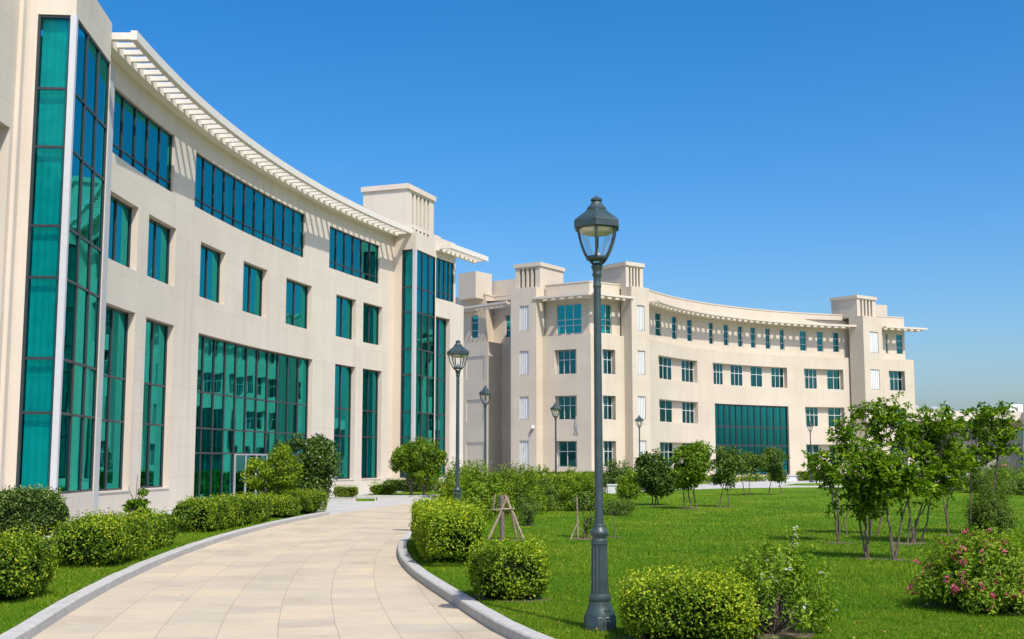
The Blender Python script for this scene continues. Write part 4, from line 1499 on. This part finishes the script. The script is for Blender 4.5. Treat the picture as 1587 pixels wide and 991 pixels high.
for i, (px, Y, rd, hh, lab) in enumerate(((1520, 62, 1.5, 1.6, 'broad reddish-green bush beyond the path, under the right end of the branching tree'),
                                          (1565, 68, 1.9, 1.7, 'dark bush before the low building at the right picture edge'),
                                          (1545, 84, 2.2, 2.2, 'hazy bush at the foot of the low building columns'),
                                          (1490, 66, 1.2, 1.2, 'small olive bush beyond the lawn, seen behind the feathery bush'),
                                          (1590, 58, 1.5, .9, 'low spreading bush at the far lawn edge, cut by the right picture edge'))):
    bush(lab, (XatY(px, Y), Y), rd, hh, 'leaf_olive' if i != 1 else 'leaf_tree', 2200, .13, 60 + i, 'flower_pink' if i == 0 else None, 8 if i == 0 else 0, 'bushes before the low building', fl_size=.12, ratio=.35, z=0)
# flower beds under the far glazing
for i, (px, Y) in enumerate(((1090, 96), (1128, 99), (1165, 101), (1200, 102))):
    bush(['low flowering clump furthest left below the far entrance glazing', 'low flowering clump below the left half of the far entrance glazing',
          'low flowering clump below the right half of the far entrance glazing', 'low flowering clump by the white planter bench'][i],
         (XatY(px, Y), Y), 1.5, .75, 'leaf_hedge', 900, .14, 70 + i, 'flower_pink' if i == 0 else 'flower_yellow', 9, 'flower clumps below the far glazing', fl_size=.13, z=0)
hedge('hedge', 'low dark green clipped hedge right of the white planter bench', 'hedge', (XatY(1265, 103), 103.6), (3.2, .8, .8), .1, 'leaf_hedge', 450, .12, 7, .03, seed=77, z=0)


# ---- trees: trunk and limbs > crown of clustered leaves
def tree(label, loc, trunks, tips, leaf, mat, seed, clump=.30, per=70, r0=.035, group=None, ratio=.42, name='tree', white=0, z=LZ, flat=.8, bend=.12, rosette=0):
    """trunks: list of polylines (relative); tips: (n, centre, radii) ellipsoids of branch ends; every tip joins its nearest limb."""
    root = empty(name, (loc[0], loc[1], z), label, 'tree', group)
    rng = np.random.default_rng(seed)
    mb = MB()
    nodes = []
    for tr in trunks:
        n = len(tr)
        pts = [np.array(p, float) for p in tr]
        fine = []
        for i in range(n - 1):
            for k in range(4):
                t = k / 4
                fine.append(pts[i] * (1 - t) + pts[i + 1] * t + rng.normal(0, .012, 3) * (i + k > 0))
        fine.append(pts[-1])
        rad = [r0 * (1.12 - .75 * i / (len(fine) - 1)) for i in range(len(fine))]
        rad[0] *= 1.3
        mb.tube([tuple(p) for p in fine], rad, 7)
        nodes += [(p, q) for p, q in zip(fine[len(fine) // 2:], rad[len(fine) // 2:])]
    NP = np.array([p for p, q in nodes])
    C = []
    for (n, c, rr) in tips:
        d = rng.normal(size=(n, 3))
        d /= np.linalg.norm(d, axis=1, keepdims=True)
        rad = rng.uniform(.35, 1.0, (n, 1)) ** .5
        C.append(np.array(c) + d * rad * np.array(rr))
    C = np.concatenate(C)
    for c in C:
        j = np.argmin(((NP - c) ** 2).sum(1) + np.where(NP[:, 2] > c[2], .4, 0))
        a = NP[j]
        m = (a + c) / 2 + np.array([*rng.normal(0, bend * .5, 2), -abs(rng.normal(0, bend * .4))])
        q = nodes[j][1]
        mb.tube([tuple(a), tuple(m), tuple(c)], [q * .55, q * .38, q * .18], 5)
    t = mb.build('trunk', M['bark'], None, smooth=True)
    t.parent = root
    if rosette:
        m = 4
        O = np.repeat(C, m, axis=0) + rng.normal(0, clump * .8, (len(C) * m, 3)) * np.array([1, 1, .9])
        k = np.repeat(np.arange(len(O)), rosette)
        d = rng.normal(size=(len(k), 3))
        d[:, 2] = d[:, 2] * .6 + .12
        d /= np.linalg.norm(d, axis=1, keepdims=True)
        P = O[k] + d * leaf * .5
        ot = rng.uniform(-.12, .14, len(O))
        tint = np.clip(rng.beta(2, 2.6, len(k)) * .8 + ot[k] + .13, 0, 1)
        leaf_mesh('crown', P, d, leaf, leaf * ratio, M[mat], seed, parent=root, tint=tint, axis=d)
        return root
    k = np.repeat(np.arange(len(C)), per)
    sz = rng.uniform(.65, 1.25, len(C))
    d = rng.normal(size=(len(k), 3))
    d /= np.linalg.norm(d, axis=1, keepdims=True)
    rr = rng.uniform(0.15, 1, len(k)) ** .6
    P = C[k] + d * (rr * sz[k] * clump)[:, None] * np.array([1, 1, flat])
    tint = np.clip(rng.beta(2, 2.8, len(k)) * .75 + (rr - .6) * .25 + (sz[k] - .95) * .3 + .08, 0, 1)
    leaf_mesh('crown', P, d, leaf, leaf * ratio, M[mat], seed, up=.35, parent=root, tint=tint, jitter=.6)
    if white:
        kk = rng.integers(0, len(P), white)
        leaf_mesh('blossom', P[kk] + d[kk] * .05, d[kk], leaf * .8, leaf * .7, M['flower_white'], seed + 3, up=.4, parent=root)
    return root


def T(px, py, Y):
    """Height and sideways offset helper: metres right of the axis and above the lawn for a pixel at depth Y."""
    return XatY(px, Y, py), EYE + (HOR - py) / F * Y


def rel(base, pts, Y, dy=0.0):
    """Pixel polyline -> points relative to a tree standing at base (all near depth Y)."""
    out = []
    for i, p in enumerate(pts):
        x, zz = T(p[0], p[1], Y)
        out.append((x - base[0], dy * i / max(1, len(pts) - 1) + (p[2] if len(p) > 2 else 0), max(-.03, zz - LZ) if i else -.04))
    return out


def ell(base, Y, n, px, py, rx, ry, depth=None):
    x, zz = T(px, py, Y)
    s = Y / F
    return (n, (x - base[0], 0.0, zz - LZ), (rx * s, depth or rx * s * 1.1, ry * s))


# near building trees
b = (XatY(478, 40), 40.3)
tree('dark dense round-crowned tree with white blossoms in front of the entrance glazing', b, [[(0, 0, 0), (.05, 0, .5), (0, 0, 1.2)], [(.1, .1, 0), (.25, .1, .6), (.3, .1, 1.3)]],
     [ell(b, 40, 60, 466, 708, 46, 36), ell(b, 40, 55, 492, 722, 30, 34), ell(b, 40, 40, 470, 745, 45, 28)], .13, 'leaf_dark', 81, .28, 85, .05, white=70)
b = (XatY(425, 36.5), 36.5)
tree('yellow-green leafy young tree left of the dark round-crowned tree', b, [[(0, 0, 0), (.02, 0, .6), (.1, 0, 1.1)], [(0, 0, .2), (-.25, 0, .7), (-.5, 0, 1.0)]],
     [ell(b, 36.5, 26, 405, 735, 28, 22), ell(b, 36.5, 40, 438, 725, 26, 36), ell(b, 36.5, 24, 435, 758, 28, 22)], .105, 'leaf_bright', 82, .20, 75, .03)
b = (XatY(647, 57.5), 57.5)
tree('round-topped green tree on two bare trunks by the far glass bay of the near building', b,
     [[(-.28, 0, 0), (-.3, 0, .55), (-.05, 0, 1.0), (.1, 0, 1.4)], [(-.3, 0, .5), (-.6, 0, .95), (-.8, 0, 1.3)], [(.32, .2, 0), (.25, .2, .6), (.45, .2, 1.3)], [(.25, .2, .55), (0, .2, 1.0), (-.2, .2, 1.5)]],
     [ell(b, 57.5, 70, 650, 708, 38, 26), ell(b, 57.5, 40, 628, 715, 20, 18), ell(b, 57.5, 40, 672, 718, 16, 20), ell(b, 57.5, 24, 658, 738, 28, 8)], .15, 'leaf_hedge', 83, .27, 75, .06, white=25)
b = (XatY(212, 25.6), 25.6)
tree('slim upright sapling with a tuft of leaves rising over the left hedges', b, [[(0, 0, 0), (0, 0, .6), (.03, 0, 1.35)], [(0, 0, .75), (.18, 0, 1.15)], [(0, 0, .7), (-.16, 0, 1.1)]],
     [ell(b, 25.6, 22, 213, 783, 15, 24)], .13, 'leaf_hedge', 84, .12, 34, .014, name='sapling')

# clump of branching trees at the right of the lawn
TG = 'young branching trees at the right of the lawn'
specs = [
    # label, base px, trunks (pixel polylines), tips
    ('leaning young tree with a thin trunk, furthest left of the right-hand tree clump', (1300, 841),
     [[(1300, 841), (1301, 800), (1296, 775), (1280, 745), (1275, 735)], [(1297, 785), (1301, 760), (1300, 735)], [(1297, 775), (1290, 755), (1310, 700)]],
     [(16, 1277, 720, 22, 14), (14, 1308, 672, 17, 14), (14, 1318, 703, 16, 16), (10, 1292, 742, 20, 10)], 85, 1.0),
    ('low forked young tree with dark dense leaves, second from left in the clump', (1345, 865),
     [[(1345, 865), (1341, 810), (1336, 790), (1345, 770)], [(1341, 805), (1347, 788), (1360, 765)], [(1341, 800), (1330, 770), (1320, 745)]],
     [(22, 1340, 764, 26, 18), (14, 1322, 742, 18, 14), (16, 1365, 752, 18, 14), (10, 1338, 786, 20, 8)], 86, .9),
    ('tallest young tree of the clump, its open crown against the far building corner', (1311, 831),
     [[(1311, 831), (1310, 805), (1318, 785), (1345, 740), (1355, 700)], [(1345, 740), (1362, 700), (1372, 665)], [(1340, 750), (1340, 700), (1345, 660)], [(1355, 705), (1390, 680), (1404, 655)]],
     [(20, 1352, 645, 22, 14), (16, 1383, 642, 24, 14), (10, 1399, 662, 14, 12), (12, 1358, 682, 14, 10), (10, 1398, 688, 16, 8)], 87, .95),
    ('young tree with pale bent twin trunks in the middle of the clump', (1387, 868),
     [[(1387, 868), (1387, 845), (1384, 815), (1374, 780)], [(1384, 820), (1376, 800), (1372, 775), (1385, 745)], [(1384, 815), (1400, 790), (1420, 750)]],
     [(24, 1380, 728, 30, 22), (18, 1410, 745, 22, 18), (14, 1350, 715, 18, 16), (10, 1385, 762, 26, 10)], 88, 1.0),
    ('bushy young tree with a broad dark crown right of centre in the clump', (1406, 842),
     [[(1406, 842), (1411, 800), (1409, 770), (1425, 740)], [(1411, 800), (1430, 770), (1450, 735)], [(1415, 790), (1402, 750), (1398, 715)]],
     [(30, 1440, 695, 30, 26), (26, 1460, 660, 30, 16), (26, 1432, 735, 36, 18), (20, 1478, 715, 20, 24), (12, 1440, 757, 28, 10)], 89, 1.1),
    ('young tree leaning in from the right with a straight dark trunk', (1417, 841),
     [[(1417, 841), (1418, 808), (1430, 785), (1455, 755), (1465, 720)], [(1425, 795), (1445, 770), (1440, 735)]],
     [(20, 1452, 735, 26, 16), (14, 1430, 668, 18, 16), (12, 1470, 690, 20, 14)], 90, 1.0),
    ('spreading young tree with a long limb reaching right, rightmost of the clump', (1470, 829),
     [[(1470, 829), (1467, 790), (1468, 768), (1490, 735), (1525, 695), (1545, 655)], [(1468, 770), (1460, 755), (1462, 725)], [(1500, 722), (1505, 690), (1510, 665)], [(1525, 695), (1550, 685), (1565, 680)]],
     [(18, 1540, 645, 22, 14), (16, 1555, 670, 18, 14), (16, 1515, 665, 20, 14), (16, 1545, 695, 20, 12), (14, 1518, 705, 22, 12), (12, 1495, 720, 18, 14)], 91, 1.0),
]
for lab, bp, trs, tps, sd_, k in specs:
    b = G(bp[0], bp[1], LZ)
    Y = b[1]
    tree(lab, b, [rel(b, t, Y, random.uniform(-.25, .3)) for t in trs], [ell(b, Y, int(t[0] * 1.0), *t[1:]) for t in tps], .125, 'leaf_tree', sd_, .17 * k, 42, .019, TG, ratio=.40, bend=.1, rosette=9)

# mid-lawn trees
MG = 'small trees in the middle of the lawn'
b = G(1017, 783, LZ)
tree('dark bushy small tree with a dense low crown, nearest the tall lamp', b, [rel(b, [(1017, 783), (1016, 765), (1018, 748)], b[1]), rel(b, [(1012, 780), (1010, 768), (1008, 750)], b[1]), rel(b, [(1021, 783), (1016, 762), (1022, 745)], b[1])],
     [ell(b, b[1], 60, 1016, 740, 24, 20), ell(b, b[1], 40, 1012, 720, 22, 16), ell(b, b[1], 30, 1022, 752, 22, 12)], .14, 'leaf_dark', 92, .30, 80, .026, MG)
b = G(1060, 789, LZ)
tree('small tree with three thin trunks and a full rounded crown', b, [rel(b, [(1060, 789), (1060, 768), (1055, 745)], b[1]), rel(b, [(1072, 790), (1068, 768), (1070, 740)], b[1], .3), rel(b, [(1079, 783), (1077, 760), (1084, 735)], b[1], .6)],
     [ell(b, b[1], 60, 1068, 722, 26, 28), ell(b, b[1], 30, 1084, 705, 14, 16), ell(b, b[1], 26, 1062, 740, 20, 16)], .135, 'leaf_tree', 93, .27, 75, .028, MG)
b = G(1123, 786, LZ)
tree('slender small tree with a pale airy crown in front of the far glazing', b, [rel(b, [(1114, 785), (1119, 765), (1124, 740)], b[1]), rel(b, [(1130, 785), (1128, 765), (1126, 735)], b[1])],
     [ell(b, b[1], 46, 1126, 718, 22, 24), ell(b, b[1], 18, 1120, 744, 14, 10)], .12, 'leaf_olive', 94, .26, 60, .022, MG)
b = G(1161, 768, LZ)
tree('thin staked small tree with a light crown before the far glazing centre', b, [rel(b, [(1161, 768), (1162, 750), (1166, 720)], b[1]), rel(b, [(1155, 766), (1150, 745), (1148, 722)], b[1])],
     [ell(b, b[1], 34, 1158, 720, 20, 16), ell(b, b[1], 14, 1175, 716, 12, 12)], .14, 'leaf_olive', 95, .30, 50, .024, MG)
b = G(1197, 767, LZ)
tree('small tree with splayed twin trunks before the right end of the far glazing', b, [rel(b, [(1192, 767), (1194, 750), (1198, 725)], b[1]), rel(b, [(1212, 766), (1208, 748), (1204, 722)], b[1])],
     [ell(b, b[1], 44, 1198, 714, 20, 20), ell(b, b[1], 16, 1207, 735, 10, 8)], .14, 'leaf_olive', 96, .30, 56, .024, MG)
b = G(905, 834, LZ)
tree('staked thin sapling with drooping leaves left of the tall lamp base', b, [rel(b, [(905, 834), (908, 815), (904, 795), (916, 765)], b[1]), rel(b, [(908, 815), (915, 800), (920, 780)], b[1])],
     [ell(b, b[1], 16, 905, 775, 18, 18), ell(b, b[1], 9, 912, 812, 8, 12)], .08, 'leaf_olive', 97, .13, 22, .016, None, name='sapling')
b = G(951, 833, LZ)
tree('slim sapling with a small leafy top right of the tall lamp base', b, [rel(b, [(951, 833), (952, 815), (949, 795), (948, 785)], b[1])],
     [ell(b, b[1], 16, 947, 788, 15, 11)], .075, 'leaf_olive', 98, .13, 28, .015, None, name='sapling')

# ---- wooden supports
sp = G(786, 836, LZ)
st = empty('tree_support', (sp[0], sp[1], LZ), 'wooden frame of leaning stakes tied round a cut trunk on the lawn', 'tree support')
Y = sp[1]
for i, (x0, y0, x1, y1, dy0, dy1, rd) in enumerate(((756, 836, 786, 768, -.1, .0, .028), (812, 834, 782, 766, -.1, .03, .028), (801, 832, 786, 769, .25, .05, .026), (764, 787, 767, 767, .2, .15, .024))):
    mb = MB()
    X0, Z0 = T(x0, y0, Y)
    X1, Z1 = T(x1, y1, Y)
    mb.tube([(X0, Y + dy0, Z0 if i == 3 else LZ - .03), ((X0 + X1) / 2 + .01, Y + (dy0 + dy1) / 2, (Z0 + Z1) / 2), (X1, Y + dy1, Z1)], [rd, rd * .95, rd * .85], 7)
    mb.build('stake', M['stake'], st, smooth=True)
mb = MB()
X1, Z1 = T(777, 767, Y)
mb.tube([(sp[0] - .1, Y + .02, LZ - .03), (sp[0] - .11, Y + .02, .55), (X1, Y + .02, Z1)], [.05, .055, .06], 8)
mb.build('cut_trunk', M['stub'], st, smooth=True)
mb = MB()
X0, Z0 = T(762, 789, Y)
X1, Z1 = T(798, 787, Y)
mb.tube([(X0, Y - .04, Z0), (X1, Y - .04, Z1)], [.018, .018], 6)
mb.build('tie_bar', M['stake'], st)
sp = G(900, 836, LZ)
st = empty('tree_support', (sp[0], sp[1], LZ), 'three thin pale stakes propping the sapling left of the tall lamp base', 'tree support')
Y = sp[1]
for (x0, x1, y1, dy0) in ((883, 897, 806, -.1), (896, 894, 770, .0), (906, 904, 820, .15)):
    mb = MB()
    X0, _z = T(x0, 836, Y)
    X1, Z1 = T(x1, y1, Y)
    mb.tube([(X0, Y + dy0, LZ - .03), ((X0 + X1) / 2, Y + dy0 * .5, (LZ + Z1) / 2), (X1, Y, Z1)], [.017, .016, .013], 6)
    mb.build('stake', M['stake'], st, smooth=True)
# white utility box at the far lawn edge
q = (XatY(948, 61), 61.0)
ub = empty('utility_box', (q[0], q[1], 0), 'low white utility box at the lawn edge below the dark rounded shrub', 'utility box')
mb = MB()
mb.prism([(q[0] - .22, 60.8), (q[0] + .22, 60.8), (q[0] + .22, 61.2), (q[0] - .22, 61.2)], 0, .5)
mb.build('body', M['planter'], ub)
mb = MB()
mb.prism([(q[0] - .26, 60.76), (q[0] + .26, 60.76), (q[0] + .26, 61.24), (q[0] - .26, 61.24)], .5, .56)
mb.build('lid', M['planter'], ub)


# ---- bare soil round stems
SOIL = []


def soil(x, y, r, seed):
    rng = np.random.default_rng(seed)
    ph = rng.uniform(0, 6.28, 3)
    pts = []
    for i in range(22):
        a = 2 * math.pi * i / 22
        rr = r * (1 + .18 * math.sin(2 * a + ph[0]) + .12 * math.sin(3 * a + ph[1]) + .1 * math.sin(5 * a + ph[2]))
        pts.append((x + rr * math.cos(a), y + rr * .9 * math.sin(a)))
    sheet('soil', pts, LZ + .005, M['soil'])
    SOIL.append((x, y, r * .85))


for i, (px, py, r) in enumerate(((905, 836, .34), (951, 833, .2), (1300, 842, .26), (1345, 866, .24), (1388, 868, .24), (1408, 843, .4), (1470, 830, .24),
                                 (786, 837, .3), (818, 815, .25), (1017, 784, .35), (1068, 789, .45), (1123, 786, .4))):
    q = G(px, py, LZ)
    soil(q[0], q[1], r, 200 + i)
for i, (x, y, r) in enumerate(((2.5, 11.7, .42), (5.38, 13.7, .62), (-.05, 14.75, .5), (1.62, 11.35, .62))):
    soil(x, y, r, 230 + i)

# ---- grass blades
def inside(P, poly):
    x, y = P[:, 0], P[:, 1]
    c = np.zeros(len(P), bool)
    j = len(poly) - 1
    for i in range(len(poly)):
        xi, yi, xj, yj = *poly[i], *poly[j]
        m = ((yi > y) != (yj > y)) & (x < (xj - xi) * (y - yi) / (yj - yi + 1e-12) + xi)
        c ^= m
        j = i
    return c


def grass(poly, n, y0, y1, seed):
    rng = np.random.default_rng(seed)
    u = rng.random(n)
    Yg = 1 / ((1 - u) / y0 + u / y1)            # denser close by
    Xg = rng.uniform(-.7, .7, n) * Yg
    P = np.stack([Xg, Yg], 1)
    P = P[inside(P, poly)]
    for (sx, sy, sr) in SOIL:
        P = P[((P[:, 0] - sx) ** 2 + (P[:, 1] - sy) ** 2 > sr * sr) | (rng.random(len(P)) < .15)]
    n = len(P)
    k = np.clip(P[:, 1] / 12, 1, 4)
    patch = lump(np.c_[P, np.zeros(n)], 5, .5, .7) + lump(np.c_[P, np.zeros(n)], 6, .5, 3.0) + lump(np.c_[P, np.zeros(n)], 8, .4, 9.0)
    h = rng.uniform(.014, .036, n) * (1 + .25 * patch) * np.clip(k, 1, 1.6)
    w = rng.uniform(.003, .0055, n) * k
    a = rng.uniform(0, 6.28, n)
    lean = rng.uniform(0, .75, n)
    la = rng.uniform(0, 6.28, n)
    B = np.c_[P, np.full(n, LZ - .004)]
    s = np.c_[np.cos(a), np.sin(a), np.zeros(n)] * w[:, None]
    tip = B + np.c_[np.cos(la) * lean * h, np.sin(la) * lean * h, h]
    V = np.stack([B - s, B + s, tip], 1).reshape(-1, 3)
    tint = np.clip(rng.beta(2, 3, n) * .75 + .22 * patch + .10 + np.where(rng.random(n) < .05, .45, 0), 0, 1)
    me = bpy.data.meshes.new('grass')
    me.vertices.add(len(V))
    me.vertices.foreach_set('co', V.astype(np.float32).ravel())
    me.loops.add(n * 3)
    me.loops.foreach_set('vertex_index', np.arange(n * 3, dtype=np.int32))
    me.polygons.add(n)
    me.polygons.foreach_set('loop_start', (np.arange(n) * 3).astype(np.int32))
    me.update(calc_edges=True)
    me.attributes.new('tint', 'FLOAT', 'POINT').data.foreach_set('value', np.repeat(tint, 3).astype(np.float32))
    me.materials.append(M['blade'])
    o = bpy.data.objects.new('grass', me)
    COL.objects.link(o)
    return tag(o, 'short mown green grass blades on the lawn', 'grass', kind='stuff')


grass(right_poly, 950000, 7.5, 66, 3)
grass(left_poly, 1100000, 7.5, 45, 4)

# ---- a few dropped leaves on the drive and lawn
rng = np.random.default_rng(77)
Q = np.stack([rng.uniform(-6.2, 6.0, 260), 1 / rng.uniform(1 / 40, 1 / 10.5, 260), np.zeros(260)], 1)
onl = inside(Q[:, :2], right_poly)
edge_d = np.abs(Q[:, 0] + 6.0)
Q[:, 2] = np.where(onl, LZ + .03, .012)
sel = onl | (rng.random(260) < .04)
Q = Q[sel]
Q = Q[(Q[:, 0] > -5.0 + .0 * Q[:, 1]) | (Q[:, 1] > 40)]
fo_ = leaf_mesh('fallen_leaves', Q, np.tile([0, 0, 1.0], (len(Q), 1)), .06, .035, M['leaf_fallen'], 5, up=1.0, jitter=.2)
tag(fo_, 'scattered fallen leaves on the lawn and the drive', 'leaves', kind='stuff')

# ================================================================== LIGHT
SUN_EL, SUN_AZ = R(53), R(29)          # sun behind the camera, 29 degrees to its right
world = bpy.data.worlds.new('World')
scene.world = world
world.use_nodes = True
nt = world.node_tree
bg = nt.nodes['Background']
sky = nt.nodes.new('ShaderNodeTexSky')
sky.sky_type = 'NISHITA'
sky.sun_disc = False
sky.sun_elevation = SUN_EL
sky.sun_rotation = math.pi - SUN_AZ
sky.altitude = 0
sky.air_density = 0.94
sky.dust_density = 2.4
sky.ozone_density = 4.5
hs = nt.nodes.new('ShaderNodeHueSaturation')
hs.inputs['Saturation'].default_value = 1.40
nt.links.new(sky.outputs['Color'], hs.inputs['Color'])
nt.links.new(hs.outputs['Color'], bg.inputs['Color'])
bg.inputs['Strength'].default_value = 0.148
sd = bpy.data.lights.new('sun', 'SUN')
sd.energy = 3.75
sd.angle = R(0.5)
sd.color = (1.0, 0.94, 0.85)
so = bpy.data.objects.new('sun', sd)
COL.objects.link(so)
Ld = Vector((-math.sin(SUN_AZ) * math.cos(SUN_EL), math.cos(SUN_AZ) * math.cos(SUN_EL), -math.sin(SUN_EL)))
so.rotation_euler = Ld.to_track_quat('-Z', 'Y').to_euler()
so.location = (0, 0, 40)

vs = scene.view_settings
scene.display_settings.display_device = 'sRGB'
vs.view_transform = 'Standard'
vs.look = 'None'
vs.exposure = 0.35
vs.gamma = 1.0
vs.use_curve_mapping = False
scene.cycles.max_bounces = 8
scene.cycles.transparent_max_bounces = 16
scene.cycles.use_denoising = True
scene.cycles.sample_clamp_indirect = 6
scene.cycles.caustics_reflective = False
scene.cycles.caustics_refractive = False
